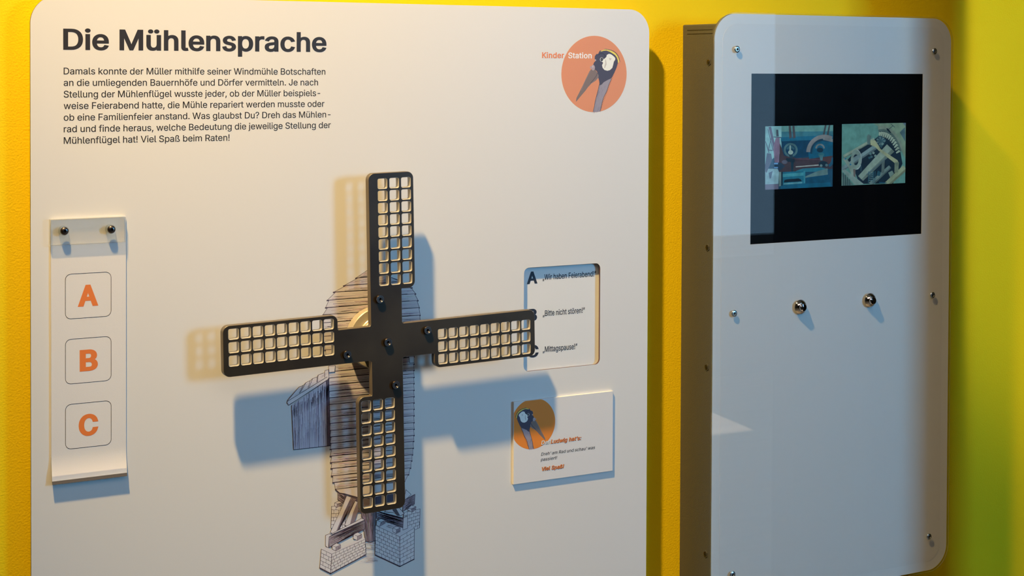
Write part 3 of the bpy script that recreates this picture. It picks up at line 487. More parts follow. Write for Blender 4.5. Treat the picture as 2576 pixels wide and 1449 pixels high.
# --- station emblem
ecx, ecz, er = 1.0670, ZC-.0097, .0496
def circ(cx, cz, r, n=72): return [(cx+r*math.cos(2*math.pi*k/n), cz+r*math.sin(2*math.pi*k/n)) for k in range(n)]
def c6(p):
    q = at((1470+p[0]/7.625, 100+p[1]/7.625), Yb); return (q[0]-ecx, q[1]-ecz)
def c2(p): return ((1250+p[0]/3.9585-1470)*7.625, (p[1]/3.9585-100)*7.625)
DK, NECK, BEAK, WH, YL, PUR = (.075, .065, .10), (.33, .30, .37), (.22, .165, .15), (.84, .86, .83), (.80, .68, .12), (.42, .34, .38)
def bird(fl):
    neck = [(285, 860), (262, 960), (230, 1080), (205, 1180), (190, 1280), (165, 1382), (230, 1386), (298, 1374), (325, 1270), (348, 1170), (375, 1090), (430, 985), (470, 860), (520, 750), (400, 700), (300, 760)]
    fl.poly(neck, NECK)
    head = [(300, 205), (340, 215), (420, 208), (500, 235), (570, 275), (615, 330), (640, 400), (640, 450), (615, 540), (570, 640), (530, 720), (515, 740), (440, 775), (370, 815), (330, 860), (290, 875), (285, 800), (262, 700), (255, 640), (235, 600), (215, 585), (195, 560), (168, 480), (185, 435), (215, 405), (197, 365), (200, 315), (230, 275), (265, 270), (280, 235)]
    fl.poly(head, DK)
    crest = [(300, 222), (345, 205), (400, 182), (450, 182), (505, 205), (560, 235), (615, 275), (650, 330), (668, 400), (655, 440), (640, 440), (642, 395), (628, 345), (590, 295), (540, 262), (490, 232), (430, 205), (370, 212), (330, 225)]
    fl.poly(crest, YL)
    fl.layer()
    for k in range(46):
        t = k/45; a = Vector((395, 178)).lerp(Vector((680, 410)), t)+Vector((70*math.sin(math.pi*t), -70*math.sin(math.pi*t)))*0.75
        d = Vector((30+22*random.random()-14*t, -10+52*t*random.random()+18*t))
        fl.line([tuple(a-d*.5), tuple(a+d*.55)], .00035, (.12, .11, .13), taper=True)
    beak = [c2(p) for p in ((785, 1016), (792, 975), (815, 930), (850, 860), (882, 790), (920, 712), (938, 690), (975, 690), (1000, 725), (1012, 748), (1010, 775), (985, 803), (940, 832), (905, 870), (880, 905), (845, 945), (812, 985))]
    fl.poly(beak, BEAK)
    fl.line([(115, 600), (60, 700), (0, 820), (-60, 970)], .0004, (.34, .27, .25), True)
    fl.line([(250, 640), (225, 700), (175, 765), (120, 830)], .0007, (.09, .07, .09), True)
    fl.line([(270, 690), (250, 745), (190, 790), (130, 840)], .0004, (.32, .26, .24))
    fl.poly([(430, 290), (470, 270), (510, 278), (560, 315), (592, 350), (590, 385), (565, 420), (552, 480), (535, 540), (490, 582), (440, 596), (385, 580), (350, 540), (338, 490), (360, 440), (330, 415), (345, 395), (400, 350), (420, 330)], WH)
    fl.poly([(405, 365), (420, 420), (425, 470), (400, 530), (380, 555), (385, 500), (400, 450), (398, 400)], (.58, .56, .55))
    fl.poly([(470, 345), (525, 362), (490, 400)], (.60, .58, .60))
    fl.poly([(295+35+33*math.cos(a*.3), 378+40*math.sin(a*.3)) for a in range(21)], (.62, .60, .60))
    fl.poly([(332+24*math.cos(a*.3), 378+33*math.sin(a*.3)) for a in range(21)], (.03, .03, .04))
    fl.poly([(326+5*math.cos(a*.6), 372+6*math.sin(a*.6)) for a in range(10)], (.7, .7, .7))
    fl.poly([(167+35*math.cos(a*.3), 535+55*math.sin(a*.3)) for a in range(21)], PUR)
    fl.poly([(120+12*math.cos(a*.3), 530+25*math.sin(a*.3)) for a in range(21)], PUR)
    fl.poly([(160+14*math.cos(a*.3), 515+20*math.sin(a*.3)) for a in range(21)], (.55, .47, .50))
    fl.poly([(213+13*math.cos(a*.3), 390+15*math.sin(a*.3)) for a in range(21)], (.45, .42, .44))
    fl.line([(270, 290), (310, 262), (360, 265), (395, 300), (385, 345)], .0006, (.03, .03, .04), True)
    fl.layer()
    for k in range(60):
        t = random.random(); a = Vector((285, 870)).lerp(Vector((175, 1370)), t); wd = 150
        x = a.x+random.random()**2*wd*.95
        fl.line([(x, a.y), (x-18, a.y+60)], .00028, (.22, .20, .26), taper=True)
    fl.layer()
    for a, b in zip(neck[:6], neck[1:6]): fl.line([a, b], .00045, (.06, .05, .08))
    for a, b in zip(neck[7:13], neck[8:14]): fl.line([a, b], .0005, (.06, .05, .08))
    for k in range(30):
        t = k/30; a = Vector((645, 450)).lerp(Vector((310, 1330)), t)
        fl.line([(a.x-10, a.y-8), (a.x+6, a.y+6)], .0003, (.06, .05, .08))
em = obj('station_emblem', [(x, Yp, z) for x, z in circ(ecx, ecz, er)], [tuple(range(72))], M['orange_pale'], board, label='orange disc printed with a dark crane head')
fl = Flat(Yp-.00003, lambda p: (lambda q: (ecx+q[0], ecz+q[1]))(c6(p))); bird(fl)
fl.make('bird_drawing', M['print'], em)
letters('Kinder', .9888, ZC+.0107-.0002, 1.0213, .0075, Yp-.0001, M['orange'], 'station_lettering', em, bold=22)
letters('Station', 1.0275, ZC+.0107-.0002, 1.0628, .0075, Yp-.0001, M['white_ink'], 'station_lettering', em, bold=22)

# --- pen drawing of the post mill
ft = Flat(Yp, lambda p: at(p, Yb))
INK, WOOD, LIT, DKW = (.07, .05, .08), (.42, .35, .40), (.72, .67, .69), (.16, .11, .15)
def lerp(a, b, t): return (a[0]+(b[0]-a[0])*t, a[1]+(b[1]-a[1])*t)
def uv(q, u, v): return lerp(lerp(q[0], q[1], u), lerp(q[3], q[2], u), v)
def jig(a, b, w, col, n=8, amp=.5, new=False):
    pts = [lerp(a, b, k/n) for k in range(n+1)]
    pts = [(x+random.uniform(-amp, amp)*.4, y+random.uniform(-amp, amp)) for x, y in pts]
    ft.line(pts, w, col, new)
def hatch(q, n, col, w=.0003, lo=0.0, hi=1.0, l0=.1, l1=.5, along='u', pw=1.0):
    """pen strokes inside a quad, running along u or v"""
    for _ in range(n):
        v = lo+(hi-lo)*random.random()**pw; u = random.random(); L = random.uniform(l0, l1); u2 = min(1, u+L); u1 = max(0, u2-L)
        a, b = (uv(q, u1, v), uv(q, u2, v)) if along == 'u' else (uv(q, v, u1), uv(q, v, u2))
        s = random.uniform(.7, 1.2); ft.line([a, b], w*s, tuple(c*random.uniform(.8, 1.25) for c in col), taper=True)
def plank(a0, a1, b1, b0, dark=1.0, n=26):
    """a0-a1 top edge, b0-b1 bottom edge (left-right)"""
    t = random.uniform(.80, .97); q = [a0, a1, b1, b0]
    ft.poly(q, tuple(c*t*dark for c in LIT))
    ft.layer(); hatch(q, n, (.50*dark, .41*dark, .47*dark), .0005, .05, 1, .08, .5)
    hatch(q, n, (.30*dark, .23*dark, .30*dark), .0004, .4, 1, .05, .35)
    jig(b0, b1, .0015, INK, 10, .35, True); jig(lerp(b0, b1, .15), lerp(b0, b1, .9), .0017, INK, 7, .5)
cap = [((924, 680), (937, 678)), ((894.2, 700), (974, 693)), ((863.8, 719.3), (1010, 709)), ((838.3, 735.6), (1037, 724)), ((822.4, 755.9), (1046, 739.5)), ((818.3, 774.8), (1052, 756.5)),
       ((812, 792.5), (1055, 774.5)), ((810, 813), (1057, 793.5)), ((810, 830), (1057, 811)), ((811, 847), (1057, 829)), ((814, 864), (1055, 847)), ((817, 881), (1050, 864)), ((820, 898), (1045, 881)), ((823, 915), (1042, 898))]
for i in range(len(cap)-1):
    (l0, r0), (l1, r1) = cap[i], cap[i+1]
    sl = 5 if 1 <= i <= 5 else 2
    plank((l0[0]+(0 if i == 0 else sl), l0[1]), (r0[0]-(0 if i == 0 else sl*.6), r0[1]), r1, l1)
    ft.layer(); ft.line([(l0[0]+(0 if i == 0 else sl), l0[1]), l1], .0005, INK); ft.line([(r0[0]-sl*.6, r0[1]), r1], .0006, INK)
ft.line([(924, 680), (924, 672), (928, 670)], .0006, INK, True)
ft.layer(); ft.line([(937, 678), (986.6, 699), (998.4, 702.8), (1034, 725.6)], .0006, INK)
ly = [919, 936, 952, 969.7, 985.2, 1001.8, 1018.4, 1033.9, 1049.4, 1066, 1083.6, 1100, 1116, 1130.8, 1148, 1164.5, 1179.4, 1197.6, 1214.6, 1231.3]
lx = [826]*4+[826.7]*6+[828, 829, 829, 830, 830, 830.7, 832, 832.9, 836.5, 843.5]
rxs = [1042]*13+[1041, 1040, 1038, 1036, 1033, 1028, 1018]
for i in range(len(ly)-1):
    r0 = (rxs[i], ly[i]-20); r1 = (rxs[i+1], ly[i+1]-20)
    s = 4 if i > 8 else 2
    plank((lx[i]+s, ly[i]), (r0[0]-2, r0[1]), r1, (lx[i+1], ly[i+1]))
    ft.layer(); ft.line([(lx[i]+s, ly[i]), (lx[i+1], ly[i+1])], .0005, INK); ft.line([(r0[0]-2, r0[1]), r1], .0005, INK)
def k3(p): return (780+p[0]/4.69, 1140+p[1]/4.69)
def k3s(*ps): return [k3(p) for p in ps]
# trestle behind, then piers
def brickface(TL, TR, BR, BL, rows_, cols_, base=.72):
    q = [TL, TR, BR, BL]
    ft.poly(q, (base, base*.95, base*.975)); ft.layer()
    hatch(q, rows_*cols_, (.55, .48, .54), .0004, 0, 1, .03, .12)
    ft.layer()
    for r in range(rows_+1): jig(uv(q, 0, r/rows_), uv(q, 1, r/rows_), .00042, INK, 6, .3)
    for r in range(rows_):
        for c in range(cols_+1):
            u = (c+(.5 if r % 2 else 0))/cols_+random.uniform(-.02, .02)
            if 0 <= u <= 1: jig(uv(q, u, r/rows_), uv(q, u, (r+1)/rows_), .0004, INK, 2, .2)
    ft.layer(); ft.line([TL, BL], .0006, INK); ft.line([TR, BR], .0006, INK)
def beam(q, n=60, base=.30, end=None):
    ft.poly(q, (base*1.05, base*.85, base)); ft.layer()
    hatch(q, n, (.10, .07, .10), .0004, 0, 1, .2, .8); hatch(q, n//2, (.55, .47, .53), .0003, 0, 1, .1, .4)
    ft.layer(); ft.line(q+[q[0]], .0006, INK)
def light(pts):
    ft.poly(pts, LIT); ft.layer(); ft.line(pts+[pts[0]], .0005, INK)
def cube(pts, mid):
    """pts: six outline corners clockwise from top-left; mid: inner corner"""
    light(pts); ft.poly([mid, pts[2], pts[3], pts[4]], (.36, .30, .35)); ft.layer()
    hatch([mid, pts[2], pts[3], pts[4]], 12, (.10, .08, .10), .0003)
    ft.line([pts[0], mid, pts[2]], .0004, INK); ft.line([mid, pts[4]], .0004, INK)
# ground hatching
ft.layer(); hatch(k3s((650, 1050), (790, 1050), (800, 1290), (560, 1290)), 60, (.38, .32, .37), .0003, 0, 1, .2, .7)
# rear left pier
brickface(*k3s((252, 625), (420, 625), (410, 890), (245, 885)), 6, 3)
beam(k3s((325, 450), (460, 520), (460, 640), (325, 545)), 40)
cube(k3s((288, 585), (340, 562), (375, 580), (370, 612), (312, 640), (285, 615)), k3((318, 598)))
# rear right pier
brickface(*k3s((1100, 700), (1295, 655), (1290, 880), (1100, 960)), 6, 4, .74)
light(k3s((1130, 430), (1190, 485), (1150, 525), (1100, 560)))
beam(k3s((1100, 555), (1235, 485), (1230, 600), (1090, 690)), 50)
cube(k3s((1155, 650), (1195, 612), (1248, 630), (1245, 660), (1205, 695), (1150, 670)), k3((1190, 655)))
light(k3s((900, 660), (960, 650), (1000, 700), (880, 690)))
ft.poly(k3s((960, 600), (1010, 600), (1110, 712), (1062, 738), (985, 700)), LIT)
ft.poly(k3s((960, 600), (985, 600), (1062, 738), (1030, 735), (975, 680)), (.10, .08, .10))
ft.layer(); ft.line(k3s((1010, 600), (1110, 712), (1062, 738)), .0006, INK)
# centre post and struts
beam(k3s((570, 500), (770, 560), (770, 1030), (650, 1040)), 10, .14)
ft.layer(); hatch(k3s((570, 600), (770, 600), (760, 1040), (660, 1040)), 90, (.34, .27, .33), .0004, 0, 1, .2, .7, 'v')
ft.line(k3s((660, 1035), (710, 1052), (770, 1030)), .0008, INK, True)
ft.poly(k3s((700, 480), (1010, 480), (1010, 640), (700, 640)), (.09, .07, .10))
ft.poly(k3s((400, 500), (570, 515), (640, 640), (600, 700), (420, 700)), (.12, .09, .12))
light(k3s((235, 935), (285, 952), (345, 890), (545, 540), (430, 500), (380, 620)))
ft.poly(k3s((300, 935), (345, 890), (545, 540), (480, 520), (400, 690)), (.26, .20, .24)); ft.layer()
hatch(k3s((480, 520), (545, 540), (345, 890), (300, 935)), 40, (.08, .06, .08), .0004, 0, 1, .2, .6, 'v')
light(k3s((405, 850), (445, 862), (520, 822), (590, 590), (530, 560), (470, 690)))
ft.poly(k3s((465, 850), (520, 822), (590, 590), (555, 575), (505, 700)), (.26, .20, .24))
# left beam
light(k3s((345, 900), (420, 862), (545, 800), (605, 765), (645, 785), (215, 975), (240, 955)))
beam(k3s((218, 985), (645, 790), (645, 892), (222, 1112)), 110, .34)
light(k3s((180, 968), (225, 950), (262, 962), (222, 985), (215, 1118), (180, 1095)))
# bottom bowl of the body
ft.poly([(843.5, 1231.3), (853.6, 1240.2), (866, 1242), (899, 1251), (945, 1251), (985, 1240), (1018, 1211)], (.72, .66, .68))
ft.layer(); ft.line([(843.5, 1231.3), (853.6, 1240.2), (866, 1242), (899, 1251), (945, 1251), (985, 1240), (1018, 1211)], .0011, INK)
# left front pier
ft.poly(k3s((130, 1130), (180, 1105), (300, 1150), (620, 985), (652, 1012), (255, 1192)), LIT)
brickface(*k3s((130, 1130), (253, 1190), (240, 1415), (112, 1350)), 5, 2)
brickface(*k3s((253, 1190), (652, 1012), (655, 1192), (240, 1415)), 6, 9)
ft.layer(); ft.line(k3s((112, 1352), (240, 1418), (655, 1196)), .0013, INK)
cube(k3s((258, 1090), (310, 1058), (358, 1080), (355, 1122), (300, 1152), (260, 1132)), k3((302, 1105)))
cube(k3s((510, 955), (560, 932), (607, 955), (605, 997), (555, 1028), (508, 1008)), k3((555, 978)))
# right front pier
ft.poly(k3s((768, 850), (870, 815), (1200, 868), (1228, 880), (1055, 985)), (.70, .66, .69))
ft.layer(); hatch(k3s((880, 830), (1050, 840), (1050, 930), (900, 870)), 24, (.2, .16, .2), .0004)
beam(k3s((780, 680), (1125, 770), (1095, 880), (780, 765)), 110, .28)
light(k3s((1098, 762), (1147, 740), (1147, 885), (1092, 905)))
brickface(*k3s((768, 850), (1055, 985), (1058, 1330), (765, 1195)), 8, 6, .74)
brickface(*k3s((1055, 985), (1228, 880), (1225, 1245), (1058, 1330)), 8, 2, .76)
ft.layer(); ft.line(k3s((765, 1198), (1058, 1334), (1225, 1248)), .0012, INK)
cube(k3s((785, 790), (835, 772), (885, 790), (885, 825), (815, 865), (780, 845)), k3((835, 812)))
cube(k3s((975, 880), (1020, 860), (1062, 880), (1060, 925), (1012, 948), (972, 925)), k3((1015, 900)))
# lean-to shed
def k2(p): return (700+p[0]/4.831, 860+p[1]/4.831)
def k2s(*ps): return [k2(p) for p in ps]
ft.poly(k2s((160, 770), (612, 455), (628, 1262), (490, 1272), (380, 1286), (255, 1300), (187, 1311)), (.52, .47, .55))
bt = [160, 242, 370, 482, 580, 612]; bb = [187, 255, 380, 490, 592, 628]
for i in range(5):
    def topy(x): return 770-(x-160)*.70
    def boty(x): return 1311-(x-187)*.115
    q = k2s((bt[i], topy(bt[i])), (bt[i+1], topy(bt[i+1])), (bb[i+1], boty(bb[i+1])), (bb[i], boty(bb[i])))
    ft.poly(q, (.60, .55, .63) if i < 4 else (.10, .08, .11)); ft.layer()
    hatch(q, 46, (.26, .20, .30), .00035, 0, 1, .1, .45, 'v'); hatch([q[0], q[1], lerp(q[1], q[2], .3), lerp(q[0], q[3], .3)], 30, (.12, .09, .14), .0004, 0, 1, .3, .8, 'v')
    ft.layer(); jig(q[1], q[2], .0009, INK, 8, .3); jig(q[3], q[2], .0007, INK, 4, .3)
ft.layer(); jig(k2((160, 770)), k2((187, 1311)), .0006, INK, 8, .3)
light(k2s((105, 740), (108, 715), (250, 548), (300, 528), (335, 492), (385, 470), (415, 445), (470, 425), (482, 402), (560, 372), (565, 348), (607, 335), (614, 430), (600, 455), (125, 770)))
ft.layer()
for a, b in (((250, 548), (110, 712)), ((300, 528), (250, 625)), ((335, 492), (262, 618)), ((385, 470), (358, 560)), ((415, 445), (370, 552)), ((470, 425), (465, 490)), ((482, 402), (472, 485)), ((560, 372), (562, 430)), ((108, 722), (590, 425)), ((125, 768), (612, 450))):
    jig(k2(a), k2(b), .0006, INK, 4, .3)
hatch(k2s((250, 560), (600, 345), (600, 425), (150, 700)), 40, (.45, .40, .47), .0003, 0, 1, .05, .2)
light(k2s((608, 292), (690, 288), (682, 362), (615, 370)))
light([(1028, 897), (1041, 896), (1041, 912), (1030, 913)])
ft.make('windmill_drawing', M['print'], board, label='pen drawing of a wooden post mill on brick piers')

# ------------------------------------------------------------------ flip cards A B C under a clear clamp
cx0, cx1 = .3738, .4558
fc = thing('flip_card_block', 'white hanging pad of cards printed with orange letters A, B and C', 'card pad', ((cx0+cx1)/2, Yb, ZC-.456))
def curl(y_, z_):  # distance from the board
    t = max(0.0, (ZC-.425-z_)/.031); return y_+.0062*t**2.2
zt = ZC-.1690
for k in range(7):
    zb = ZC-.4500-k*.00085; th0 = .0024-k*.0003
    V, Fc = [], []; N = 22
    zs = [zt+(ZC-.42-zt)*i/6 for i in range(6)]+[ZC-.42+(zb-(ZC-.42))*i/(N-6) for i in range(N-5)]
    for z in zs:
        for x in (cx0, cx1):
            y = curl(th0, z); V += [(x, Yb-y, z), (x, Yb-y+.00022, z)]
    for i in range(len(zs)-1):
        a = 4*i; b = a+4
        Fc += [(a, a+2, b+2, b), (a+1, b+1, b+3, a+3), (a, b, b+1, a+1), (a+2, a+3, b+3, b+2)]
    a = 4*(len(zs)-1); Fc += [(a, a+2, a+3, a+1), (0, 1, 3, 2)]
    o = obj('card', V, Fc, M['paper'] if k < 6 else M['paper'], fc, smooth=True)
    if k == 0: card0 = o
# back page of the pad, its shaded foot put into a dark colour
V, Fc = [], []
for z in [ZC-.43-.0285*i/12 for i in range(13)]:
    for x in (cx0, cx1): y = curl(.0003, z); V += [(x, Yb-y-.0001, z), (x, Yb-y+.0008+.0000, z)]
for i in range(12):
    a = 4*i; b = a+4; Fc += [(a, a+2, b+2, b), (a+1, b+1, b+3, a+3), (a, b, b+1, a+1), (a+2, a+3, b+3, b+2)]
Fc += [(48, 50, 51, 49), (0, 1, 3, 2)]
obj('backing_card', V, Fc, M['shaded_card'], fc, smooth=True, label='back page of the pad, shade put into its dark colour')
Yk = Yb-.0024-.00012
for i, (ch, w0, w1) in enumerate((('A', .0137, .0363), ('B', .0158, .0357), ('C', .0146, .0362))):
    z1 = ZC-.2297-i*.07165; z0 = z1-.0497; x0 = .3888; x1 = .4394
    o_, i_ = rect(x0, x1, z0, z1, .0065), rect(x0+.0005, x1-.0005, z0+.0005, z1-.0005, .006)
    obj('frame_line', [(x, Yk, z) for x, z in o_+i_[::-1]], fill([o_, i_[::-1]]), M['ink'], card0)
    letters(ch, x0+w0, z0+.0128, x0+w1, .0238, Yk, M['orange'], 'card_letter', card0, bold=42)
# clamp
Yc0, Yc1 = Yb-.0026, Yb-.0085
kx0, kx1 = at((127, 590), Yc1)[0], at((316, 580), Yc1)[0]
kz1, kz0 = at((220, 549), Yc1)[1], at((220, 613.5), Yc1)[1]
V, Fc, I = slab(rect(kx0, kx1, kz0, kz1), [], Yc0, Yc1, .0005)
obj('clear_clamp', V, Fc, [M['clear'], M['clear_frost'], M['clear_edge']], fc, I, label='clear acrylic bar holding the cards')
for px in ((163, 581.5), (281, 577.5)):
    x, z = at(px, Yc1-.003)
    V, Fc = lathe(x, z, [(.0052, -.0058), (.0052, .0002), (.0044, .0006)], 32, base=Yc1)
    obj('washer', V, Fc, M['clear_edge'], fc, smooth=True)
    V, Fc = lathe(x, z, [(.0042, .0004), (.0045, .0012), (.0043, .0026), (.0034, .0036), (.0019, .0040), (.0016, .0040), (.0014, .0012)], 36, base=Yc1)
    b_ = obj('bolt', V, Fc, M['steel_dark'], fc, smooth=True)
    obj('hex_socket', *ngon_prism(x, z, .0015, Yc1-.0014, Yc1-.0012), M['socket'], b_)

# ------------------------------------------------------------------ instruction card (A6)
ix0, ix1, iz0, iz1 = .9482, 1.0962, ZC-.5300, ZC-.4250
Yi = Yb-.0035
ic = thing('instruction_card', 'small white instruction card with orange disc and bird head, below the answer cut-out', 'sign', ((ix0+ix1)/2, Yb, iz0))
V, Fc, I = slab([(ix0, iz0), (ix1, iz0), (ix1, iz1), (ix0, iz1)], [], Yb, Yi, .0002)
obj('plate', V, Fc, [M['paper'], M['paper'], M['paper']], ic, I)
icx, icz, ir = at((1341, 1066), Yi)[0], at((1341, 1066), Yi)[1], .0325
cc = [(max(x, ix0+.0003), min(z, iz1-.0003)) for x, z in circ(icx, icz, ir)]
d = obj('orange_disc', [(x, Yi-.0001, z) for x, z in cc], fill([cc]), M['orange_deep'], ic)
def mir(p):
    q = c6(p); k = ir/er; return (icx-q[0]*k, icz+q[1]*k)
fl = Flat(Yi-.00013, mir); bird(fl); fl.make('bird_drawing', M['print'], d)
def cardline(s, p0, x1px, cap, m_, bold, sh=None):
    Y = Yi-.0004 if sh else Yi-.0001
    a = at(p0, Y); x1 = at((x1px, p0[1]), Y)[0]
    if sh: letters(s, a[0]+.0004, a[1]-.0004, x1+.0004, cap, Y+.0002, M['ink'], 'card_lettering', ic, bold, shear=.2)
    letters(s, a[0], a[1], x1, cap, Y, m_, 'card_lettering', ic, bold, shear=.2)
cardline('Der', (1361.5, 1119), 1382.5, .0052, M['white_ink'], 16, 1)
cardline('Ludwig hat‘s:', (1385.5, 1116), 1461, .0052, M['orange'], 22, 1)
cardline('Dreh‘ am Rad und schau‘ was', (1361, 1147), 1496, .0041, M['ink'], 9)
cardline('passiert!', (1360.5, 1160.5), 1400.5, .0041, M['ink'], 9)
cardline('Viel Spaß!', (1361.5, 1185), 1417.5, .0050, M['orange'], 26, 1)

# ------------------------------------------------------------------ turning windmill sails
HX, HZ = at((976, 861), Yb-.043)
sails = thing('windmill_sails', 'dark smoked four-armed windmill sails with square lattice holes, turning on the drawing', 'windmill sails', (HX, Yb, HZ))
TH = math.radians(1.25)
def sx(a):
    c, s = math.cos(TH+a), math.sin(TH+a)
    return lambda x, z: (HX+(x*c-z*s)/1000, HZ+(x*s+z*c)/1000)
y0s, y1s = Yb-.032, Yb-.040
blade = [(-20.3, 59), (20.3, 59), (20.3, 62), (38, 62), (38, 201), (-20.3, 201)]
bl = rounded(blade, [0, 0, 1.2, 8, 8, 8], 7)
hol = [rect(cx-5.85, cx+5.85, cz-5.85, cz+5.85, 1.8, 3) for cx in (-2.3, 12.9, 28.1) for cz in [73.3+14.37*i for i in range(9)]]
smats = [M['sail_front'], M['sail_edge'], M['sail_hole']]
for k in range(4):
    V, Fc, I = slab(bl, hol, y0s, y1s, 0.0005, seam=(0,), xf=sx(-k*math.pi/2), unit=1000.0)
    obj('sail_blade', V, Fc, smats, sails, I)
h = 20.3; e = 59
cross = [(-h, -e), (h, -e), (h, -h), (e, -h), (e, h), (h, h), (h, e), (-h, e), (-h, h), (-e, h), (-e, -h), (-h, -h)]
cr = rounded(cross, [0, 0, 2.6, 0, 0, 2.6, 0, 0, 2.6, 0, 0, 2.6], 5)
seams = [i for i in range(len(cr)) if (lambda a, b: (abs(a[0]-b[0]) < .01 and abs(abs(a[0])-e) < .01) or (abs(a[1]-b[1]) < .01 and abs(abs(a[1])-e) < .01))(cr[i], cr[(i+1) % len(cr)])]
V, Fc, I = slab(cr, [], y0s, y1s, 0.0005, seam=seams, xf=sx(0), unit=1000.0)
obj('cross_plate', V, Fc, smats, sails, I)
V, Fc = lathe(HX, HZ, [(.0370, .0009), (.0370, .0128), (.0362, .0138), (.0262, .0138), (.0255, .0145), (.0255, .0200), (.0245, .0210), (.0200, .0210), (.0195, .0200), (.0190, .0320)], 72, base=Yb)
obj('hub_disc', V, Fc, M['alu'], sails, smooth=True, label='turned pale metal hub behind the sails')
ps = [(0, 0)]+[(-9.2*math.cos(a)+52*math.sin(a), 9.2*math.sin(a)+52*math.cos(a)) for a in (0, math.pi/2, math.pi, 3*math.pi/2)]
for x, z in ps:
    X, Z = sx(0)(x, z)
    V, Fc = lathe(X, Z, [(.0050, 0), (.0050, .0036), (.0046, .0042), (.0034, .0042), (.0030, .0038), (.0018, .0038), (.0016, .0036), (.0015, .0008)], 32, base=y1s)
    s_ = obj('cap_screw', V, Fc, M['steel_dark'], sails, smooth=True)
    obj('hex_socket', *ngon_prism(X, Z, .0014, y1s-.0012, y1s-.0009), M['socket'], s_)

# ------------------------------------------------------------------ wall cabinet with a screen
px0, px1 = 1.2128, 1.6318
pz1, pz0 = ZC+at((2100, 36.5), -.088)[1]-ZC, ZC-.722
cab = thing('screen_cabinet', 'grey wall cabinet with clear front plate, small black screen and two push buttons', 'exhibit cabinet', ((px0+px1)/2, 0, pz0))
qx0, qx1, qz0, qz1 = 1.2237, 1.6210, pz0+.016, ZC+.0572
SX0, SX1 = at((1887, 300), -.083)[0], at((2318, 300), -.083)[0]
SZ1, SZ0 = at((2100, 185.5), -.083)[1], at((2100, 601.2), -.083)[1]
V, Fc, I = slab(rect(qx0, qx1, qz0, qz1, .002, 3), [], 0, -.0795, .0004)
obj('housing', V, Fc, [M['side'], M['side'], M['side']], cab, I)
# folded seam on the visible side
for z, y0_, y1_ in ((qz1-.0075, -.010, -.068), (qz1-.0125, -.010, -.068)):
    obj('seam', *box(qx0-.0004, qx0+.001, y1_, y0_, z-.0005, z+.0002), M['socket'], cab)
hole = rect(SX0, SX1, SZ0, SZ1)
V, Fc, I = slab(rect(px0+.002, px1-.002, pz0+.002, pz1-.002, .034, 12), [hole], -.0795, -.0851)
obj('backing_panel', V, Fc, [M['back'], M['side'], M['back']], cab, I)
V, Fc, I = slab(rect(px0+.015, px1-.015, pz0+.015, pz1-.015, .024, 12), [hole], -.0851, -.0853)
obj('inner_panel', V, Fc, [M['back_in']]*3, cab, I)
scr = obj('screen', *box(SX0-.004, SX1+.004, -.0846, -.0796, SZ0-.004, SZ1+.004), M['black'], cab, label='black display showing two machine photographs')
V, Fc, I = slab(rect(px0, px1, pz0, pz1, .036, 16), [], -.0856, -.0883, .0008)
obj('front_plate', V, Fc, [M['clear'], M['clear_edge'], M['clear_edge']], cab, I, label='clear acrylic front plate with rounded corners')
# pictures on the display
Yd = -.0847
class Pic(Flat): pass
def p4(p): return at((1920+p[0]/7.628, 300+p[1]/7.628), Yd)
def p5(p): return at((2110+p[0]/8.05, 300+p[1]/8.05), Yd)
def g(r, gg, b): return tuple((c/255)**2.2 for c in (r, gg, b))
# left picture: steam engine
A = Flat(Yd, p4, (p4((35, 700))[0], p4((1338, 700))[0], p4((700, 1325))[1], p4((700, 123))[1]))
A.poly([(35, 137), (1342, 108), (1330, 1292), (35, 1355)], g(24, 60, 84))
A.poly([(35, 137), (350, 130), (350, 640), (35, 860)], g(110, 160, 168))
A.poly([(350, 130), (1342, 108), (1340, 300), (350, 345)], g(80, 128, 128))
A.poly([(350, 240), (1340, 230), (1340, 310), (350, 350)], g(48, 100, 116))
A.poly([(340, 345), (1340, 305), (1336, 380), (340, 425)], g(24, 86, 114))
A.poly([(345, 425), (1000, 395), (860, 720), (410, 755)], g(10, 50, 78))
for x in (500, 572): A.poly([(x-12, 128), (x+28, 126), (x+50, 350), (x, 375)], g(62, 62, 66))
for x in (1180, 1255): A.poly([(x, 114), (x+34, 112), (x-4, 310), (x-40, 320)], g(58, 62, 66))
A.poly([(100, 150), (150, 140), (290, 800), (250, 800)], g(78, 74, 96))
for a, b in (((90, 190), (190, 600)), ((160, 340), (95, 600)), ((45, 430), (110, 640)), ((90, 590), (170, 600)), ((200, 340), (340, 350))): A.line([a, b], .0012, g(66, 72, 92), True)
A.poly([(250, 200), (285, 200), (300, 330), (250, 330)], g(60, 72, 86))
A.poly([(240, 360), (310, 350), (320, 500), (300, 830), (220, 830), (190, 560)], g(106, 96, 120))
A.poly([(320, 460), (400, 700), (620, 740), (620, 1000), (300, 1010)], g(58, 46, 50))
A.poly([(600, 750), (1330, 700), (1330, 950), (600, 990)], g(54, 44, 50))
A.poly([(1130, 740), (1330, 690), (1320, 860), (1180, 870)], g(66, 46, 46))
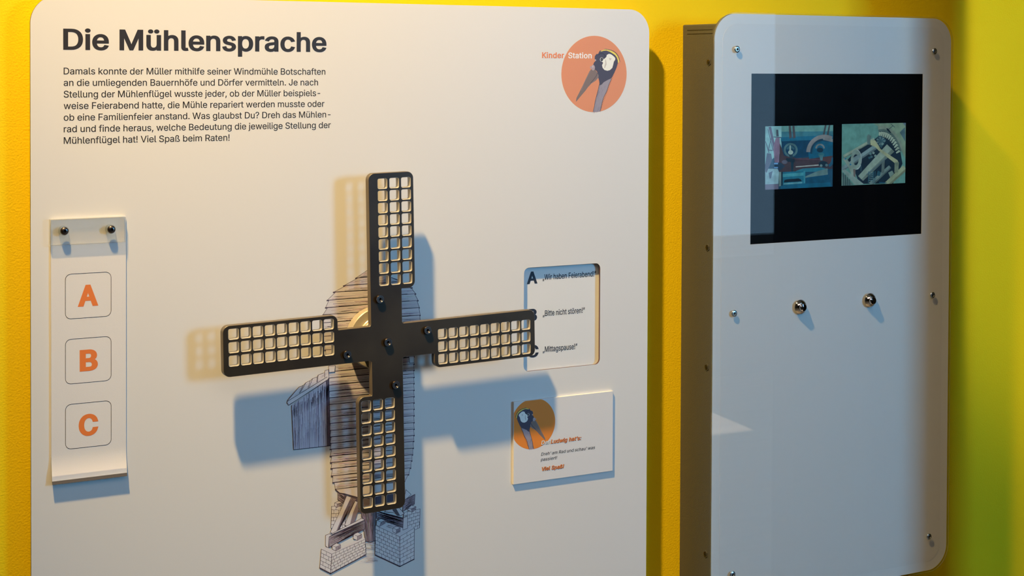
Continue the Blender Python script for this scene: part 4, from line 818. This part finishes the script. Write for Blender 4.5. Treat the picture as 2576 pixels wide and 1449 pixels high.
# flywheel
def ringp(F_, cx, cy, r0, r1, a0, a1, col, n=28, sx_=1.0):
    pts = [(cx+r1*sx_*math.cos(a0+(a1-a0)*k/n), cy-r1*math.sin(a0+(a1-a0)*k/n)) for k in range(n+1)]
    pts += [(cx+r0*sx_*math.cos(a1-(a1-a0)*k/n), cy-r0*math.sin(a1-(a1-a0)*k/n)) for k in range(n+1)]
    F_.poly(pts, col)
def disc(F_, cx, cy, r, col, ry=None): F_.poly([(cx+r*math.cos(k*.3), cy+(ry or r)*math.sin(k*.3)) for k in range(21)], col)
A.poly([(860, 600), (960, 470), (1120, 420), (1335, 440), (1332, 700), (1180, 720), (880, 760)], g(14, 76, 104))
ringp(A, 1170, 640, 270, 345, math.radians(62), math.radians(178), g(106, 112, 116))
ringp(A, 1170, 640, 232, 268, math.radians(58), math.radians(185), g(20, 52, 74))
A.poly([(1130, 330), (1335, 380), (1335, 440), (1150, 395)], g(100, 108, 112))
ringp(A, 1090, 560, 60, 92, 0, math.pi, g(92, 104, 108)); disc(A, 1090, 590, 62, g(16, 34, 50), 46)
disc(A, 1110, 680, 62, g(40, 92, 104), 40); A.poly([(1075, 690), (1150, 690), (1135, 790), (1095, 790)], g(60, 100, 110))
disc(A, 1150, 860, 90, g(14, 34, 48), 60); disc(A, 1110, 890, 26, g(84, 110, 114)); disc(A, 1215, 880, 26, g(70, 100, 108))
ringp(A, 1180, 760, 130, 185, math.radians(-60), math.radians(10), g(20, 70, 96))
# governor
ringp(A, 525, 590, 95, 135, 0, 2*math.pi, g(62, 96, 104)); ringp(A, 525, 590, 40, 80, .2, math.pi-.2, g(44, 84, 98))
A.poly([(505, 500), (530, 500), (535, 600), (500, 600)], g(120, 150, 150)); disc(A, 525, 635, 48, g(128, 156, 152), 42)
A.poly([(490, 680), (570, 680), (552, 790), (525, 790)], g(30, 50, 66)); A.poly([(530, 790), (585, 790), (575, 1000), (535, 1000)], g(14, 44, 60))
A.poly([(440, 740), (610, 760), (600, 830), (430, 810)], g(18, 34, 48)); disc(A, 410, 820, 55, g(72, 76, 92), 38)
A.poly([(620, 905), (1060, 868), (1065, 888), (625, 922)], g(134, 148, 146))
A.line([(600, 760), (1100, 775)], .0005, g(90, 60, 80), True)
A.poly([(200, 850), (330, 830), (420, 900), (330, 980), (210, 935)], g(30, 50, 70)); A.line([(215, 850), (275, 850)], .002, g(90, 140, 190), True); A.line([(215, 928), (275, 928)], .0016, g(90, 140, 190), True)
# cylinder
A.poly([(640, 985), (760, 945), (1120, 925), (1250, 960), (1200, 1000), (800, 1010), (620, 1010)], g(34, 98, 118))
A.poly([(800, 1100), (1000, 1010), (1230, 940), (1240, 1060), (1000, 1110), (820, 1140)], g(74, 104, 108))
A.poly([(820, 1120), (1250, 1060), (1290, 1200), (820, 1230)], g(12, 62, 88)); A.poly([(810, 1235), (1290, 1210), (1300, 1290), (330, 1335), (330, 1250)], g(12, 76, 104))
A.poly([(340, 1020), (800, 990), (805, 1230), (760, 1235), (420, 1265), (340, 1250)], g(24, 92, 116))
A.poly([(360, 1050), (790, 1020), (790, 1080), (360, 1110)], g(54, 126, 142)); A.poly([(770, 990), (805, 990), (805, 1230), (775, 1230)], g(44, 112, 132))
A.poly([(300, 1010), (345, 1010), (340, 1280), (300, 1290)], g(90, 116, 118)); A.poly([(345, 1010), (372, 1015), (372, 1270), (345, 1280)], g(10, 28, 42))
A.poly([(395, 1200), (410, 1165), (460, 1150), (680, 1135), (720, 1155), (738, 1190), (400, 1212)], g(12, 16, 28)); A.line([(400, 1240), (740, 1215)], .0020, g(74, 128, 142), True)
A.poly([(35, 950), (275, 950), (300, 1010), (290, 1240), (35, 1250)], g(112, 150, 164)); A.poly([(35, 1250), (290, 1245), (290, 1345), (35, 1355)], g(88, 90, 112))
A.poly([(70, 650), (150, 660), (170, 780), (60, 1030), (40, 1000), (35, 880)], g(74, 84, 106)); A.poly([(100, 1030), (180, 990), (150, 1130), (120, 1140)], g(70, 84, 104))
A.make('engine_picture', M['display'], scr)
# right picture: wooden mill gear
B = Flat(Yd, p5, (p5((60, 700))[0], p5((1352, 700))[0], p5((700, 1320))[1], p5((700, 84))[1]))
B.poly([(65, 98), (1358, 72), (1345, 1290), (52, 1350)], g(74, 120, 116))
B.poly([(700, 88), (1358, 72), (1352, 800), (1100, 300)], g(96, 122, 106))
B.poly([(1235, 265), (1340, 160), (1345, 450)], g(56, 84, 94)); B.poly([(1300, 74), (1358, 72), (1350, 150)], g(70, 90, 106))
B.poly([(340, 640), (760, 380), (900, 250), (1230, 560), (1290, 900), (1100, 1300), (420, 1310), (300, 1000), (180, 820)], g(14, 26, 38))
ringp(B, 880, 900, 700, 765, math.radians(22), math.radians(101), g(98, 116, 106), 30, .60)
ringp(B, 880, 900, 655, 700, math.radians(22), math.radians(101), g(66, 88, 84), 30, .60)
ringp(B, 880, 900, 560, 655, math.radians(25), math.radians(101), g(36, 56, 62), 30, .60)
for k in range(12):
    a = math.radians(24+k*6.6); c0 = (880+645*.6*math.cos(a), 900-645*math.sin(a)); c1 = (880+555*.6*math.cos(a)-22, 900-555*math.sin(a)+10)
    t = Vector((c1[0]-c0[0], c1[1]-c0[1])).normalized(); nn = Vector((-t.y, t.x))
    B.poly([(c0[0]+nn.x*24, c0[1]+nn.y*24), (c1[0]+nn.x*12, c1[1]+nn.y*12), (c1[0]-nn.x*12, c1[1]-nn.y*12), (c0[0]-nn.x*24, c0[1]-nn.y*24)], g(124, 146, 132))
B.poly([(800, 330), (870, 340), (960, 420), (900, 520), (860, 590), (760, 440)], g(40, 68, 78))
for a in range(7):
    t = a*.9; B.poly([(850+20*math.cos(t), 440+20*math.sin(t)), (850+95*math.cos(t-.15), 440+85*math.sin(t-.15)), (850+95*math.cos(t+.2), 440+85*math.sin(t+.2))], g(84, 110, 112))
for (a, b, w1, w2, c) in (((100, 760), (720, 400), 34, 30, g(112, 134, 122)), ((60, 1020), (800, 520), 42, 52, g(92, 118, 124)), ((440, 1200), (1050, 580), 70, 105, g(108, 132, 124)),
        ((640, 1320), (1040, 960), 48, 36, g(84, 108, 108)), ((960, 1330), (1345, 980), 55, 62, g(112, 130, 108)), ((560, 1130), (960, 790), 16, 16, g(70, 92, 98))):
    A_, B_ = Vector(a), Vector(b); t = (B_-A_).normalized(); nn = Vector((-t.y, t.x))
    B.poly([tuple(A_+nn*w1), tuple(B_+nn*w2), tuple(B_-nn*w2), tuple(A_-nn*w1)], c)
    B.poly([tuple(A_+nn*w1), tuple(B_+nn*w2), tuple(B_+nn*w2*.35), tuple(A_+nn*w1*.35)], tuple(x*.55 for x in c))
B.poly([(570, 340), (600, 300), (655, 345), (625, 520), (590, 510), (572, 470)], g(72, 96, 96)); B.poly([(640, 420), (740, 430), (850, 610), (820, 650), (740, 560), (640, 520)], g(126, 140, 112))
B.poly([(840, 600), (1190, 830), (1220, 900), (1160, 910), (830, 650)], g(124, 138, 112)); B.poly([(1130, 880), (1220, 870), (1200, 1080), (1125, 1080)], g(92, 110, 96))
B.poly([(870, 870), (930, 830), (920, 1080), (860, 1090)], g(70, 88, 88))
ringp(B, 345, 820, 110, 205, 0, 2*math.pi, g(98, 122, 118), 30, .50); ringp(B, 360, 815, 185, 205, -1.5, 1.5, g(130, 152, 156), 20, .50)
B.poly([(290, 780), (420, 700), (440, 770), (290, 860)], g(92, 118, 124))
B.poly([(80, 800), (130, 775), (330, 1010), (340, 1180), (290, 1190), (200, 980)], g(104, 126, 120)); B.poly([(290, 1010), (335, 1010), (340, 1180), (300, 1195)], g(80, 78, 76))
disc(B, 133, 800, 17, g(20, 96, 132)); disc(B, 235, 917, 17, g(20, 96, 132))
B.poly([(60, 1040), (120, 1010), (510, 1315), (330, 1335)], g(100, 126, 124)); B.poly([(52, 1060), (300, 1330), (55, 1350)], g(70, 96, 94))
for x in (90, 130, 175, 215): B.line([(x, 1090+(x-90)*1.0), (x+8, 1340)], .0010, g(20, 40, 50), True)
for k in range(5): B.line([(600, 1100+k*36), (700, 1085+k*36)], .0012, g(70, 104, 112), True)
for x in (605, 700, 735): B.line([(x, 1060), (x-8, 1290)], .0012, g(36, 76, 92), True)
B.poly([(1000, 1080), (1080, 1040), (1115, 1100), (1040, 1180)], g(90, 116, 112)); B.poly([(960, 180), (1000, 190), (1060, 270), (1040, 285), (970, 215)], g(8, 22, 34))
B.line([(1015, 200), (1095, 130), (1060, 105)], .0009, g(30, 56, 62), True); B.line([(1095, 130), (1130, 160)], .0009, g(30, 56, 62))
B.line([(445, 900), (450, 1050)], .0008, g(60, 90, 100), True)
for x, y, c in ((640, 700, g(70, 104, 108)), (660, 760, g(60, 90, 98)), (700, 680, g(98, 124, 122)), (740, 740, g(92, 118, 116)), (620, 780, g(40, 76, 88)), (880, 500, g(86, 116, 116))): disc(B, x, y, 26, c)
B.poly([(790, 1040), (850, 1070), (830, 1150), (760, 1140)], g(30, 66, 80)); B.line([(820, 1280), (960, 1290)], .0012, g(24, 70, 92), True)
B.make('gear_picture', M['display'], scr)
# buttons and screws
for px in ((2020.5, 773.5), (2196, 756.5)):
    x, z = at(px, -.094)
    V, Fc = lathe(x, z, [(.0098, 0), (.0100, .0006), (.0096, .0014), (.0068, .0044), (.0062, .0047), (.0058, .0043), (.0056, .0062), (.0048, .0070), (.0010, .0073)], 48, base=-.0883)
    obj('push_button', V, Fc, M['chrome'], cab, smooth=True, label='bevelled chrome push button')
for i, px in enumerate(((1855.5, 124), (2352.5, 129), (1848.5, 789), (2347.5, 743), (2338.5, 1351), (1844, 1446))):
    x, z = at(px, -.0895)
    V, Fc = lathe(x, z, [(.0045, 0), (.0045, .0003), (.0038, .0009), (.0025, .0012), (.0021, .0012), (.0018, .0003)], 32, base=-.0883)
    s_ = obj('panel_screw', V, Fc, M['steel_bright'], cab, smooth=True)
    obj('hex_socket', *ngon_prism(x, z, .0019, -.0883-.0005, -.0883-.0003), M['socket'], s_)
for z in (.0067, -.2396, -.3993, -.6496):
    z += ZC; y = -.0605
    def sidex(V): return [(qx0-(0-v[1])*1.0, y+(v[0]), v[2]) for v in V]
    V, Fc = ngon_prism(0, z, .0050, 0, -.0008, 6, math.pi/6); s_ = obj('side_nut', [(qx0+v[1], y+v[0], v[2]) for v in V], Fc, M['side'], cab)
    V, Fc = lathe(0, z, [(.0032, .0006), (.0032, .0014), (.0024, .0016), (.0013, .0014)], 24, base=0)
    obj('bolt_head', [(qx0+v[1], y+v[0], v[2]) for v in V], Fc, M['steel_dark'], s_, smooth=True)
    V, Fc = ngon_prism(0, z, .0012, -.0014, -.00165)
    obj('hex_socket', [(qx0+v[1], y+v[0], v[2]) for v in V], Fc, M['socket'], s_)
